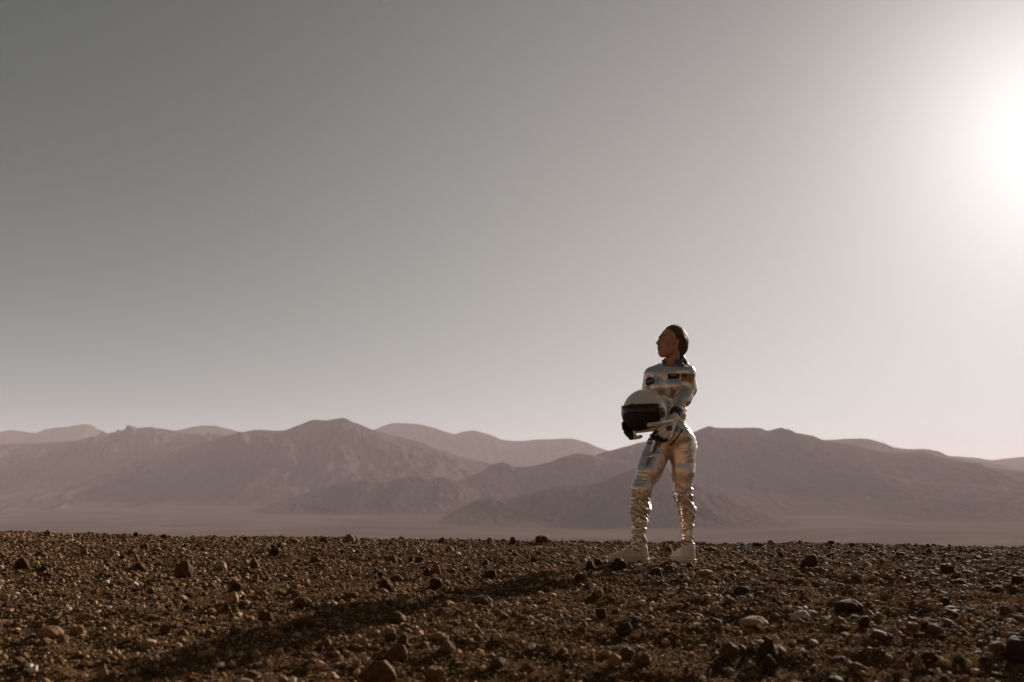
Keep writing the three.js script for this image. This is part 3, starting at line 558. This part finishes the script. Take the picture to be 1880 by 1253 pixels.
const ears = both((s) => joined([
  [prims.egg([s * 0.072, 0.004, -0.012], [0.005, 0.029, 0.017], s * 0.35, -0.15), 0.006],
  [prims.egg([s * 0.073, -0.021, -0.006], [0.005, 0.010, 0.009], s * 0.3), 0.006],
]));
const earDip = both((s) => prims.egg([s * 0.079, 0.006, -0.011], [0.006, 0.017, 0.009], s * 0.35, -0.15));
const headField = inHead((x, y, z) => smin(headLocal(x, y, z), smax(ears(x, y, z), -earDip(x, y, z), 0.004), 0.006));
const neckField = joined([[prims.cone(outHead([0, -0.045, -0.022]), 0.050, [J.neckBase[0], J.neckBase[1] + 0.02, J.neckBase[2]], 0.053), 0.02], [prims.cone([J.neckBase[0], J.neckBase[1] + 0.02, J.neckBase[2]], 0.053, J.chest, 0.06), 0.02]]);
const skinField = (x, y, z) => smin(headField(x, y, z), neckField(x, y, z), 0.018);
const inner = (x, y, z) => smin(clothed(x, y, z) + 0.012, neckField(x, y, z), 0.02);
const skinTone = [0.40, 0.21, 0.125], lipTone = [0.22, 0.085, 0.068], browTone = [0.055, 0.032, 0.022];
const vp = new THREE.Vector3(), him = hm.clone().invert();
const headGeo = paint(netMesh(skinField, [HC[0] - 0.15, HC[1] - 0.19, HC[2] - 0.15], [HC[0] + 0.15, HC[1] + 0.15, HC[2] + 0.15], 0.0032), (x, y, z) => {
  vp.set(x - HC[0], y - HC[1], z - HC[2]).multiplyScalar(1 / HS).applyMatrix4(him);
  const lip = vp.z > 0.07 && Math.abs(vp.y + 0.053) < 0.0125 && Math.abs(vp.x) < 0.023 * (1 - ((vp.y + 0.053) / 0.02) ** 2);
  const brow = vp.z > 0.03 && Math.abs(vp.y - (0.032 + 0.006 * Math.sin((Math.abs(vp.x) - 0.012) * 60) )) < 0.0042 && Math.abs(vp.x) > 0.010 && Math.abs(vp.x) < 0.05;
  const lash = vp.z > 0.05 && Math.abs(vp.y - 0.012) < 0.0026 && Math.abs(Math.abs(vp.x) - 0.031) < 0.017;
  const k = 1 + 0.06 * noise(x * 40, y * 40, z * 40);
  const t = lip ? lipTone : brow || lash ? browTone : skinTone; return t.map((c) => c * k);
});
const bodyGeo = paint(netMesh((x, y, z) => Math.max(inner(x, y, z), y - (HC[1] - 0.15)), [-0.3, 0.05, -0.3], [0.34, 1.52, 0.26], 0.012), () => skinTone);
const skin = new THREE.MeshPhysicalMaterial({ vertexColors: true, roughness: 0.52, sheen: 0.2, sheenRoughness: 0.5 });
part('body', mergeGeometries([bodyGeo, headGeo]), skin, person, 'brown-skinned face in profile looking to the left');

// hair --------------------------------------------------------------
const hairCap = joined([
  [prims.egg([0, 0.036, -0.020], [0.080, 0.096, 0.100]), 0.02],
  [prims.egg([0, -0.006, -0.078], [0.056, 0.070, 0.049]), 0.03],
  [prims.cone([0, -0.03, -0.090], 0.040, [0.004, -0.086, -0.084], 0.020), 0.03],
]);
const hairLocal = (x, y, z) => {
  const line = y > 0.05 ? (y - 0.05) * 0.75 : lerp(-0.034, 0, smooth(0.014, 0.032, y)); // the hairline: hair stays behind it
  let d = smax(hairCap(x, y, z), z - line + 0.003 * noise(x * 90, y * 90, 3), 0.006);
  const strand = Math.sin(Math.atan2(y - 0.02, z + 0.13) * 46 + 5 * noise(x * 22, y * 12, z * 12)) * 0.0011 + 0.002 * noise(x * 60, y * 22, z * 22);
  return d - strand;
};
const dark = new THREE.MeshPhysicalMaterial({ color: rgb(0.058, 0.029, 0.015), roughness: 0.42, sheen: 0.6, sheenColor: rgb(0.5, 0.25, 0.12), sheenRoughness: 0.35 });
const hair = part('hair', netMesh(inHead(hairLocal), [HC[0] - 0.16, HC[1] - 0.16, HC[2] - 0.16], [HC[0] + 0.18, HC[1] + 0.17, HC[2] + 0.16], 0.003), dark, person, 'dark brown hair pulled back tightly');
{ // braid: three strands woven down the nape
  const from = outHead([0.002, -0.074, -0.090]), to = [0.289,1.385,-0.08], geos = [];
  for (let k = 0; k < 3; k++) {
    const pts = [];
    for (let i = 0; i <= 30; i++) { const t = i / 30, a = t * 13 + k * 2.094, w = 0.011 * (1 - 0.35 * t); pts.push([lerp(from[0], to[0], t) + w * Math.sin(a) + 0.004 * Math.sin(t * 3), lerp(from[1], to[1], t), lerp(from[2], to[2], t) + w * 0.8 * Math.sin(2 * a)]); }
    geos.push(tube(pts, 0.0095, 60, 8));
  }
  part('braid', mergeGeometries(geos), dark, hair);
  const r = makeRng(9), fly = [], hairOnly = (x, y, z) => hairCap(x, y, z);
  const shellAt = (d) => { let t = 0.03; for (let i = 0; i < 30; i++) t -= hairOnly(d[0] * t, 0.03 + d[1] * t, -0.02 + d[2] * t) * 0.8; return t; };
  for (let i = 0; i < 520; i++) { // combed strands from the hairline over the crown to the nape, a few standing off
    const side = (r() * 2 - 1), a0 = 0.25 + 0.5 * r(), a1 = 2.2 + 0.5 * r(), off = r() < 0.34 ? 0.003 + 0.012 * r() : 0.0008 + 0.0022 * r(), bow = (r() - 0.5) * 0.3, pts = [];
    for (let k = 0; k <= 7; k++) {
      const t = k / 7, a = lerp(a0, a1, t), lat = side * 1.25 * Math.cos(t * 1.1) + bow * Math.sin(t * 3.1) * 0.4;
      const d = [Math.sin(lat), Math.cos(a) * Math.cos(lat), Math.sin(0.9 - a) * Math.cos(lat) * 1.2], l = Math.hypot(...d).valueOf(), u = d.map((c) => c / l), s = shellAt(u) + off * Math.sin(Math.min(1, t * 1.3) * 3.14159) + 0.0006;
      const p = [u[0] * s, 0.03 + u[1] * s, -0.02 + u[2] * s], line = p[1] > 0.05 ? (p[1] - 0.05) * 0.75 : lerp(-0.034, 0, smooth(0.014, 0.032, p[1]));
      if (p[2] < line - 0.002) pts.push(outHead(p));
    }
    if (pts.length > 2) fly.push(tube(pts, 0.0005, 14, 4));
  }
  part('loose_hair', mergeGeometries(fly), new THREE.MeshPhysicalMaterial({ color: rgb(0.24, 0.11, 0.05), roughness: 0.5, transmission: 0.35, thickness: 0, ior: 1.45 }), hair);
}
{ // pearl earring
  const pearl = new THREE.MeshPhysicalMaterial({ color: rgb(0.85, 0.76, 0.68), roughness: 0.18, clearcoat: 1 });
  const e = part('earring', new THREE.SphereGeometry(0.0068, 20, 14), pearl, person, 'white pearl earring'); e.position.set(...outHead([0.082, -0.037, -0.003]));
  const h = part('ear_hook', tube([outHead([0.079, -0.024, -0.004]), outHead([0.082, -0.029, -0.003]), outHead([0.082, -0.034, -0.003])], 0.0009, 8, 5), silver, e); h.position.set(...outHead([0.082, -0.037, -0.003]).map((v) => -v));
}
// collar: a blue band standing round the neck, open at the throat
const blue = new THREE.MeshStandardMaterial({ color: rgb(0.02, 0.085, 0.18), roughness: 0.75 });
{
  const C = [J.neckBase[0], J.neckBase[1] + 0.034, J.neckBase[2]], open = 0.5, pos = [], idx = [], N = 60, ring = (t, inside, h) => {
    const a = lerp(open, 2 * Math.PI - open, t), lean = 0.012 * h / 0.04, rx = 0.070 + lean - inside, rz = 0.070 + lean - inside;
    const f = Math.cos(a), l = Math.sin(a), low = 0.006 - 0.026 * f - 0.004 * Math.abs(l);
    return turned([C[0], C[1] + low + h * (1 + 0.15 * Math.max(0, -f)), C[2]], CHEST, l * rx, 0, f * rz);
  };
  const prof = [[0, -0.022], [-0.003, 0.02], [-0.002, 0.036], [0.002, 0.04], [0.006, 0.037], [0.007, 0.02], [0.006, -0.022]];
  for (let i = 0; i <= N; i++) for (const [ins, h] of prof) pos.push(...ring(i / N, ins, h * (0.9 + 0.1 * Math.sin(i * 0.9))));
  const M = prof.length; for (let i = 0; i < N; i++) for (let j = 0; j < M; j++) { const a = i * M + j, b = i * M + (j + 1) % M; idx.push(a, a + M, b, b, a + M, b + M); }
  for (const e of [0, N]) for (let j = 1; j < M - 1; j++) idx.push(e * M, e * M + j, e * M + j + 1);
  const g = new THREE.BufferGeometry(); g.setAttribute('position', new THREE.Float32BufferAttribute(pos, 3)); g.setIndex(idx); g.computeVertexNormals();
  part('collar', g, blue, person, 'open blue stand-up collar');
}
// what is sewn on the suit ---------------------------------------------
const into = [0, 0, -1], hit = (p, f = suitField) => march(f, [p[0], p[1], p[2] + 0.12], into);
{
  // zip: from the throat down to behind the helmet, found on the cloth
  const line = [[0.088,1.393,0.05], [0.078,1.367,0.07], [0.066,1.334,0.08], [0.048,1.293,0.09], [0.034,1.252,0.1], [0.027,1.212,0.11], [0.027,1.153,0.1]].map((p) => hit(p)).filter(Boolean).map(([x, y, z]) => [x, y, z + 0.001]);
  part('zipper', tube(line, 0.0026, 40, 6), new THREE.MeshStandardMaterial({ color: rgb(0.72, 0.70, 0.68), metalness: 0.7, roughness: 0.35 }), suit, 'pale front zip');
}
const emblemMap = cloth(256, 256, (c) => {
  c.fillStyle = '#15130f'; c.fillRect(0, 0, 256, 256);
  c.fillStyle = '#0d0c10'; c.beginPath(); c.arc(128, 128, 122, 0, 7); c.fill();
  c.strokeStyle = '#8d857c'; c.lineWidth = 5; c.beginPath(); c.ellipse(128, 128, 104, 44, -0.5, 0, 7); c.stroke();
  c.fillStyle = '#b5aca2'; c.font = 'bold 74px sans-serif'; c.textAlign = 'center'; c.fillText('NASA', 128, 152, 200);
  for (const [x, y, r] of [[80, 60, 4], [160, 50, 5], [200, 180, 4], [70, 200, 5], [130, 215, 3], [185, 85, 3]]) { c.beginPath(); c.arc(x, y, r, 0, 7); c.fill(); }
});
const fabric = (map) => new THREE.MeshStandardMaterial({ map, roughness: 0.8 });
function emblem(field, centre, dir, right, up, size, parent, label) {
  // the round badge, cut to a circle, with the slanted wing that passes across it
  const g = sheetOn(field, centre, right, up, dir, size, size, 14, 14, 0.0022), p = g.attributes.position, uv = g.attributes.uv, keep = [];
  for (let i = 0; i < g.index.count; i += 3) { const k = [0, 1, 2].map((q) => g.index.getX(i + q)); if (k.every((q) => Math.hypot(uv.getX(q) - 0.5, uv.getY(q) - 0.5) < 0.52)) keep.push(...k); }
  g.setIndex(keep);
  const badge = part('emblem', g, fabric(emblemMap), parent, label);
  const wing = (a, b) => { const q = centre.map((c, k) => c + right[k] * a * size + up[k] * b * size - dir[k] * 0.12); const s = march(field, q, dir); return s && s.map((c, k) => c - dir[k] * 0.0012); };
  const pts = [[-0.62, -0.66], [-0.3, -0.36], [0.05, 0.0], [0.4, 0.42], [0.72, 0.62]].map(([a, b]) => wing(a, b)).filter(Boolean);
  part('wing_stripe', tube(pts, size * 0.034, 24, 5), new THREE.MeshStandardMaterial({ color: rgb(0.035, 0.02, 0.016), roughness: 0.8 }), badge);
}
emblem(suitField, [-0.015,1.304,0.02], into, [0.94, 0.10, 0], [-0.05, 1, 0], 0.062, suit, 'round dark agency badge on the chest');
const tagMap = cloth(256, 128, (c) => {
  c.fillStyle = '#1a120c'; c.fillRect(0, 0, 256, 128); c.strokeStyle = '#5a3a1c'; c.lineWidth = 8; c.strokeRect(4, 4, 248, 120);
  c.fillStyle = '#a87c3c'; c.beginPath(); c.moveTo(128, 22); c.lineTo(60, 26); c.lineTo(40, 22); c.lineTo(70, 48); c.lineTo(128, 58); c.lineTo(186, 48); c.lineTo(216, 22); c.lineTo(196, 26); c.closePath(); c.fill();
  c.fillStyle = '#1a120c'; c.beginPath(); c.arc(128, 40, 14, 0, 7); c.fill(); c.fillStyle = '#a87c3c'; c.beginPath(); c.arc(128, 40, 9, 0, 7); c.fill();
  c.fillStyle = '#5e4526'; for (let i = 0; i < 14; i++) c.fillRect(40 + i * 13, 78, 8, 14);
});
part('name_patch', sheetOn(suitField, [0.143,1.327,0.09], [1, 0.0, 0], [0, 1, 0], into, 0.080, 0.043, 12, 8, 0.0022), fabric(tagMap), suit, 'dark name patch with golden wings');
const flagMap = cloth(256, 170, (c) => {
  for (let i = 0; i < 13; i++) { c.fillStyle = i % 2 ? '#b9a79a' : '#6e1f14'; c.fillRect(0, i * 13.08, 256, 13.2); }
  c.fillStyle = '#1d2a44'; c.fillRect(0, 0, 108, 92); c.fillStyle = '#9a9690';
  for (let j = 0; j < 9; j++) for (let i = 0; i < (j % 2 ? 5 : 6); i++) { c.beginPath(); c.arc(10 + i * 17.6 + (j % 2 ? 8.8 : 0), 8 + j * 9.4, 2.6, 0, 7); c.fill(); }
  c.strokeStyle = '#7a5526'; c.lineWidth = 9; c.strokeRect(3, 3, 250, 164);
});
part('flag_patch', sheetOn(suitField, [0.236,1.315,0.09], [0.985, -0.14, 0], [0.09, 1, 0], into, 0.082, 0.052, 14, 9, 0.0022), fabric(flagMap), suit, 'striped national flag patch on the upper arm');
const black = new THREE.MeshStandardMaterial({ color: rgb(0.012, 0.010, 0.009), roughness: 0.55 });
{ // slanted pocket zip on the near hip, strap slots on the far hip
  const pts = [[0.193,0.938,0.09], [0.171,0.907,0.1], [0.146,0.871,0.1], [0.126,0.848,0.1], [0.106,0.829,0.1]].map((p) => hit(p)).filter(Boolean).map(([x, y, z]) => [x, y, z + 0.002]);
  part('pocket_zip', tube(pts, 0.006, 24, 6), black, suit, 'slanted black pocket zip');
  for (const row of [[[-0.028,0.906,0.04], [-0.019,0.905,0.06], [-0.005,0.904,0.07]], [[-0.036,0.875,0.03], [-0.026,0.874,0.05], [-0.014,0.873,0.07]], [[-0.044,0.847,0.03], [-0.035,0.847,0.05], [-0.022,0.846,0.07]]]) {
    const p = row.map((q) => hit(q)).filter(Boolean).map(([x, y, z]) => [x, y, z + 0.001]);
    if (p.length > 1) part('strap', tube(p, 0.006, 10, 6), black, suit, 'short black strap on the hip');
  }
  const seam = (rows) => { const p = rows.map((q) => hit(q)).filter(Boolean); if (p.length > 2) part('seam', tube(p, 0.0017, 40, 5), silver, suit); };
  seam([[0.096,0.814,0.09], [0.125,0.809,0.1], [0.16,0.807,0.1], [0.196,0.805,0.1], [0.23,0.806,0.08], [0.252,0.807,0.07]]);
  seam([[0.242,1.039,0.05], [0.248,0.959,0.07], [0.254,0.881,0.07], [0.251,0.783,0.07], [0.246,0.686,0.06], [0.236,0.589,0.06], [0.239,0.493,0.05]]);
  seam([[0.175,1.369,0.12], [0.176,1.328,0.13], [0.177,1.289,0.13]]);
}
// gloves ---------------------------------------------------------------
const gloveMat = new THREE.MeshPhysicalMaterial({ vertexColors: true, metalness: 0.55, roughness: 0.38 });
const silverTone = [0.66, 0.62, 0.58], blackTone = [0.014, 0.012, 0.011];
function glove(name, label, palm, fingers, thumb, wrist, elbow, dark) {
  const pal = joined(palm.map(([a, ra, b, rb]) => [prims.cone(a, ra, b, rb), 0.014]));
  const dig = fingers.map((f) => joined(f.slice(1).map((q, i) => [prims.cone(f[i], lerp(0.0125, 0.0105, i / f.length), q, lerp(0.0125, 0.0105, (i + 1) / f.length)), 0.004])));
  const thu = joined(thumb.slice(1).map((q, i) => [prims.cone(thumb[i], 0.018 - 0.001 * i, q, 0.017 - 0.001 * i), 0.006]));
  const all = (x, y, z) => { let d = pal(x, y, z); for (const f of dig) d = smin(d, f(x, y, z), 0.005); d = smin(d, thu(x, y, z), 0.009); return d - 0.0011 * Math.max(-0.5, 1 - 3 * Math.abs(noise(x * 40, y * 70, z * 40))); };
  const pts = [...palm.flatMap((p) => [p[0], p[2]]), ...fingers.flat(), ...thumb], lo = [0, 1, 2].map((k) => Math.min(...pts.map((p) => p[k])) - 0.045), up = [0, 1, 2].map((k) => Math.max(...pts.map((p) => p[k])) + 0.045);
  const geo = paint(netMesh(all, lo, up, 0.003), (x, y, z) => (dark(x, y, z, Math.min(...dig.map((f) => f(x, y, z))), pal(x, y, z), thu(x, y, z), dig) ? blackTone : silverTone));
  const g = part(name, geo, gloveMat, person, label);
  // cuff: black band with the blue knit edge of the sleeve above it
  const ax = wrist.map((c, k) => c - elbow[k]), l = Math.hypot(...ax), along = (t) => wrist.map((c, k) => c + ax[k] / l * t);
  const band = (t0, t1, r0, r1, m, n) => {
    const prof = [[t0, r0 - 0.006], [t0, r0 - 0.001], [t0 + 0.002, r0], [(t0 + t1) / 2, (r0 + r1) / 2 + 0.0015], [t1 - 0.002, r1], [t1, r1 - 0.001], [t1, r1 - 0.008]];
    const q = new THREE.LatheGeometry(prof.map(([t, r]) => new THREE.Vector2(r, t)), 40);
    q.applyQuaternion(new THREE.Quaternion().setFromUnitVectors(new THREE.Vector3(0, 1, 0), new THREE.Vector3(...ax).normalize())); q.translate(...wrist); return part(n, q, m, g);
  };
  band(-0.030, -0.008, 0.036, 0.038, blue, 'blue_cuff'); band(-0.010, 0.026, 0.040, 0.0385, black, 'black_cuff');
  return [g, all];
}
const K = [[-0.006,0.932,0.325], [0.006,0.902,0.312], [0.035,0.884,0.295], [0.073,0.878,0.27]], W0 = [0.124,1.027,0.215];
const [gloveL, gloveLField] = glove('glove', 'silver glove of the near hand under the helmet, with a badge',
  K.map((k) => [W0, 0.023, k, 0.0155]),
  [[K[0], [-0.032,0.906,0.315], [-0.046,0.889,0.28], [-0.05,0.891,0.25]], [K[1], [-0.014,0.877,0.29], [-0.036,0.871,0.255], [-0.043,0.881,0.225]], [K[2], [0.012,0.863,0.265], [-0.012,0.861,0.225], [-0.024,0.874,0.2]], [K[3], [0.054,0.857,0.24], [0.025,0.855,0.205], [0.009,0.867,0.185]]],
  [[0.083,0.993,0.27], [0.001,0.975,0.362], [-0.085,0.955,0.402]], J.wrL, J.elL, (x, y, z, f, p, t) => f < p - 0.004 && f < t);
emblem(gloveLField, [0.059,0.932,0.33], [0.25, 0.15, -0.95], [0.93, 0.2, 0.2], [-0.2, 0.97, 0.1], 0.04, gloveL, 'round dark badge on the back of the glove');
const Q = [[-0.233,0.912,0.285], [-0.22,0.898,0.262], [-0.205,0.895,0.238], [-0.191,0.896,0.215]], W1 = [-0.17,0.976,0.175];
glove('glove', 'glove of the far hand gripping the left underside of the helmet',
  Q.map((k) => [W1, 0.022, k, 0.0155]),
  [[Q[0], [-0.223,0.887,0.322], [-0.176,0.891,0.34]], [Q[1], [-0.201,0.869,0.295], [-0.15,0.876,0.315]], [Q[2], [-0.183,0.871,0.27], [-0.135,0.877,0.285]], [Q[3], [-0.168,0.876,0.245], [-0.123,0.883,0.255]]],
  [[-0.195,0.938,0.225], [-0.238,0.94,0.26], [-0.246,0.972,0.285]], J.wrR, J.elR, (x, y, z, f, p, t, dig) => !(dig[0](x, y, z) < p - 0.003 && x > -0.185));

// shoes ------------------------------------------------------------------
const leather = new THREE.MeshPhysicalMaterial({ vertexColors: true, roughness: 0.55 });
const rubber = new THREE.MeshStandardMaterial({ vertexColors: true, roughness: 0.8 });
function shoe(label, x, z, turn, ankle) {
  const outline = (px, pz) => { const seg = (a, ra, b, rb) => { const t = clamp((pz - a[1]) / (b[1] - a[1]), 0, 1); return Math.hypot(px - lerp(a[0], b[0], t), pz - lerp(a[1], b[1], t)) - lerp(ra, rb, t); }; return smin(seg([0, -0.035], 0.037, [0.004, 0.12], 0.046), seg([0.004, 0.12], 0.046, [0, 0.185], 0.034), 0.02); };
  const sole = (px, py, pz) => { const rise = 0.018 * smooth(0.13, 0.24, pz), tread = 0.0026 * Math.sin(pz * 230) * smooth(0.024, 0.012, py); return smax(outline(px, pz) - 0.004 - tread - 0.003 * bell(py - rise, 0.03, 0.004), Math.abs(py - rise - 0.018) - 0.018, 0.010); };
  const upperSolid = joined([
    [prims.cone([0, 0.058, -0.032], 0.035, [0, 0.10, -0.026], 0.038), 0.02],
    [prims.cone([0, 0.048, -0.02], 0.036, [0.003, 0.050, 0.12], 0.040), 0.02],
    [prims.egg([0.002, 0.050, 0.150], [0.040, 0.030, 0.062]), 0.02],
    [prims.cone([0, 0.108, 0.0], 0.036, [0.002, 0.056, 0.115], 0.032), 0.02],
    [prims.cone([0, 0.09, -0.006], 0.040, [0, 0.150, -0.010], 0.043), 0.02],
  ]);
  const upper = (px, py, pz) => {
    let d = upperSolid(px, py, pz) - 0.0012 * Math.max(-0.4, 1 - 3 * Math.abs(noise(px * 30, py * 40, pz * 40))) * smooth(0.05, 0.1, pz);
    d = smax(d, py - 0.150 + 0.25 * Math.max(0, pz) + 0.06 * Math.max(0, -pz), 0.006);
    d = smax(d, -prims.cone([0, 0.13, -0.008], 0.033, [0, 0.2, -0.012], 0.040)(px, py, pz), 0.004);
    return smax(d, 0.022 - py, 0.004);
  };
  const s = new THREE.Group(); s.name = 'shoe'; s.userData.label = label; s.position.set(x, height(1.03 + x, -7.27 + z) - 0.004, z); s.rotation.y = turn; person.add(s);
  const scuff = (base) => (px, py, pz) => { const k = 1 - 0.10 * smooth(0.1, 0.45, noise(px * 55, py * 55, pz * 55)) - 0.2 * smooth(0.25, 0.5, noise(px * 22 + 4, py * 30, pz * 22)) * smooth(0.05, 0.01, py) - 0.22 * smooth(-0.1, 0.3, noise(px * 70, py * 30, pz * 70)) * smooth(0.028, 0.012, py); return base.map((c, i) => c * k * [1, 0.97, 0.93][i]); };
  part('upper', paint(netMesh(upper, [-0.07, 0.01, -0.09], [0.07, 0.17, 0.235], 0.0036), scuff([0.50, 0.445, 0.43])), leather, s);
  part('sole', paint(netMesh(sole, [-0.07, -0.012, -0.09], [0.07, 0.07, 0.245], 0.0034), scuff([0.46, 0.41, 0.385])), rubber, s);
  const lace = new THREE.MeshStandardMaterial({ color: rgb(0.30, 0.265, 0.26), roughness: 0.85 });
  const trim = new THREE.MeshStandardMaterial({ color: rgb(0.33, 0.285, 0.27), roughness: 0.8 });
  for (const q of [1, -1]) { // stitched panel edges on both sides
    const run = (list) => { const p = list.map(([py, pz]) => march(upper, [q * 0.12, py, pz], [-q, 0, 0])).filter(Boolean); if (p.length > 2) part('panel_edge', tube(p, 0.0019, 20, 5), trim, s); };
    run([[0.036, 0.12], [0.055, 0.112], [0.072, 0.098], [0.080, 0.078]]); run([[0.118, 0.03], [0.098, 0.036], [0.075, 0.034], [0.05, 0.022], [0.036, 0.012]]); run([[0.125, -0.03], [0.105, -0.020], [0.08, -0.016], [0.055, -0.02], [0.036, -0.026]]);
    run([[0.040, -0.05], [0.042, 0.0], [0.042, 0.06], [0.040, 0.12], [0.042, 0.17]]);
  }
  for (let i = 0; i < 5; i++) { const zz = 0.042 + i * 0.019, at = (q) => { const h = march(upper, [q, 0.26, zz + (q > 0 ? 0.004 : 0)], [0, -1, 0]); return [q, (h ? h[1] : 0.1) + 0.002, zz + (q > 0 ? 0.004 : 0)]; }; part('lace', tube([-0.024, -0.012, 0, 0.012, 0.024].map(at), 0.0036, 16, 6), lace, s); }
  part('sock', new THREE.TorusGeometry(0.040, 0.0065, 8, 32).rotateX(Math.PI / 2 - 0.22).translate(0, 0.143, -0.008), black, s);
}
shoe('white sneaker in profile pointing left', J.anR[0] + 0.004, J.anR[2], -1.53, J.anR);
shoe('white sneaker turned away with the heel towards the camera', J.anL[0] + 0.002, J.anL[2] + 0.005, -2.82, J.anL);

// ---------------------------------------------------------------- the helmet she holds
const helmet = new THREE.Group();
{
  const at = [-0.09,1.058,0.26]; helmet.position.set(1.03 + at[0], at[1], -7.27 + at[2]); helmet.rotation.set(0.13, -0.74, 0.03, 'YXZ');
  const A = 0.148, B = 0.158, C = 0.178, D2R = Math.PI / 180;
  const on = (az, el, g) => { const c = Math.cos(el), f = Math.cos(az); return [Math.sin(az) * c * (A + g), Math.sin(el) * (B + g), f * c * ((f > 0 ? C : C * 0.94) + g)]; };
  function slab(a0, a1, e0, e1, g0, g1, na, ne, closed, bev = 0.004) { // a curved plate with thickness between two shells
    const pos = [], idx = [], ring = []; // profile across the plate, from inner lower edge round to inner upper edge
    for (let j = 0; j <= ne; j++) { const t = j / ne, edge = Math.min(t, 1 - t) * (typeof e1 === 'number' ? (e1 - e0) : 1) * 0.16; ring.push([t, lerp(g1, g1 - bev, clamp(1 - edge / bev, 0, 1) ** 2)]); }
    const top_ = typeof e1 === 'function' ? e1 : () => e1, low_ = typeof e0 === 'function' ? e0 : () => e0, M = ring.length + 2;
    for (let i = 0; i <= na; i++) { const az = lerp(a0, a1, i / na), lo = low_(az), hi = top_(az), side = closed ? 0 : bev * clamp(1 - Math.min(i, na - i) / 2, 0, 1); pos.push(...on(az, lo, g0)); for (const [t, g] of ring) pos.push(...on(az, lerp(lo, hi, t), g - side)); pos.push(...on(az, hi, g0)); }
    for (let i = 0; i < na; i++) for (let j = 0; j < M; j++) { const a = i * M + j, b = i * M + (j + 1) % M; idx.push(a, a + M, b, b, a + M, b + M); }
    const g = new THREE.BufferGeometry(); g.setAttribute('position', new THREE.Float32BufferAttribute(pos, 3)); g.setIndex(idx); g.computeVertexNormals(); return g;
  }
  const white = new THREE.MeshPhysicalMaterial({ color: rgb(0.62, 0.575, 0.54), roughness: 0.32, clearcoat: 0.7, clearcoatRoughness: 0.15 });
  const smoke = new THREE.MeshPhysicalMaterial({ color: rgb(0.012, 0.008, 0.006), roughness: 0.08, specularIntensity: 0.7 });
  const dull = new THREE.MeshPhysicalMaterial({ color: rgb(0.075, 0.052, 0.042), roughness: 0.35, clearcoat: 0.4 });
  part('shell', slab(-Math.PI, Math.PI, -52 * D2R, 89.9 * D2R, -0.02, 0, 96, 40, true), white, helmet, 'rounded off-white shell');
  const topEdge = (az) => (19 - 5 * (az / 1.35) ** 2) * D2R, lowEdge = (az) => (-51 + 14 * (az / 1.35) ** 2) * D2R;
  const visor = part('visor', slab(-1.36, 1.36, lowEdge, topEdge, 0.001, 0.011, 64, 24, false), smoke, helmet, 'dark smoked glossy visor');
  part('visor_frame', slab(-1.36, 1.36, (az) => topEdge(az) - 0.8 * D2R, (az) => topEdge(az) + 2.2 * D2R, 0.001, 0.0135, 64, 6, false, 0.002), dull, visor);
  const tab = part('visor_tab', new THREE.SphereGeometry(1, 24, 12).scale(0.026, 0.007, 0.008), dull, visor); tab.position.set(...on(0.1, topEdge(0) + 2.5 * D2R, 0.010));
  part('chin_guard', slab(-1.3, 1.3, -58.5 * D2R, (az) => lowEdge(az) - 1.2 * D2R, -0.01, 0.010, 64, 12, false), white, helmet, 'off-white chin bar');
  part('rim', slab(-Math.PI, Math.PI, -58 * D2R, -51.5 * D2R, -0.03, 0.003, 96, 6, true), black, helmet, 'black rubber rim');
  part('lining', slab(-Math.PI, Math.PI, -50 * D2R, 88 * D2R, -0.032, -0.022, 48, 20, true), black, helmet);
  for (const s of [-1, 1]) {
    const az = s * 1.47, el = -7 * D2R, p = on(az, el, 0.004), n = new THREE.Vector3(p[0] / A ** 2, p[1] / B ** 2, p[2] / C ** 2).normalize();
    const turnTo = new THREE.Quaternion().setFromUnitVectors(new THREE.Vector3(0, 1, 0), n);
    const disc = part('pivot', new THREE.LatheGeometry([[0, 0.011], [0.026, 0.011], [0.031, 0.009], [0.036, 0.004], [0.037, -0.012]].map(([r, y]) => new THREE.Vector2(r, y)), 40), dull, helmet); disc.position.set(...p); disc.quaternion.copy(turnTo);
    part('screw', new THREE.LatheGeometry([[0, 0.015], [0.010, 0.0145], [0.013, 0.012], [0.013, 0.008]].map(([r, y]) => new THREE.Vector2(r, y)), 24), black, disc);
  }
}
top(person, 'person', 'person in a silver spacesuit holding a helmet, looking left', 'person');
top(helmet, 'helmet', 'off-white space helmet with dark visor held against the silver suit', 'helmet');
renderer.render(scene, camera);
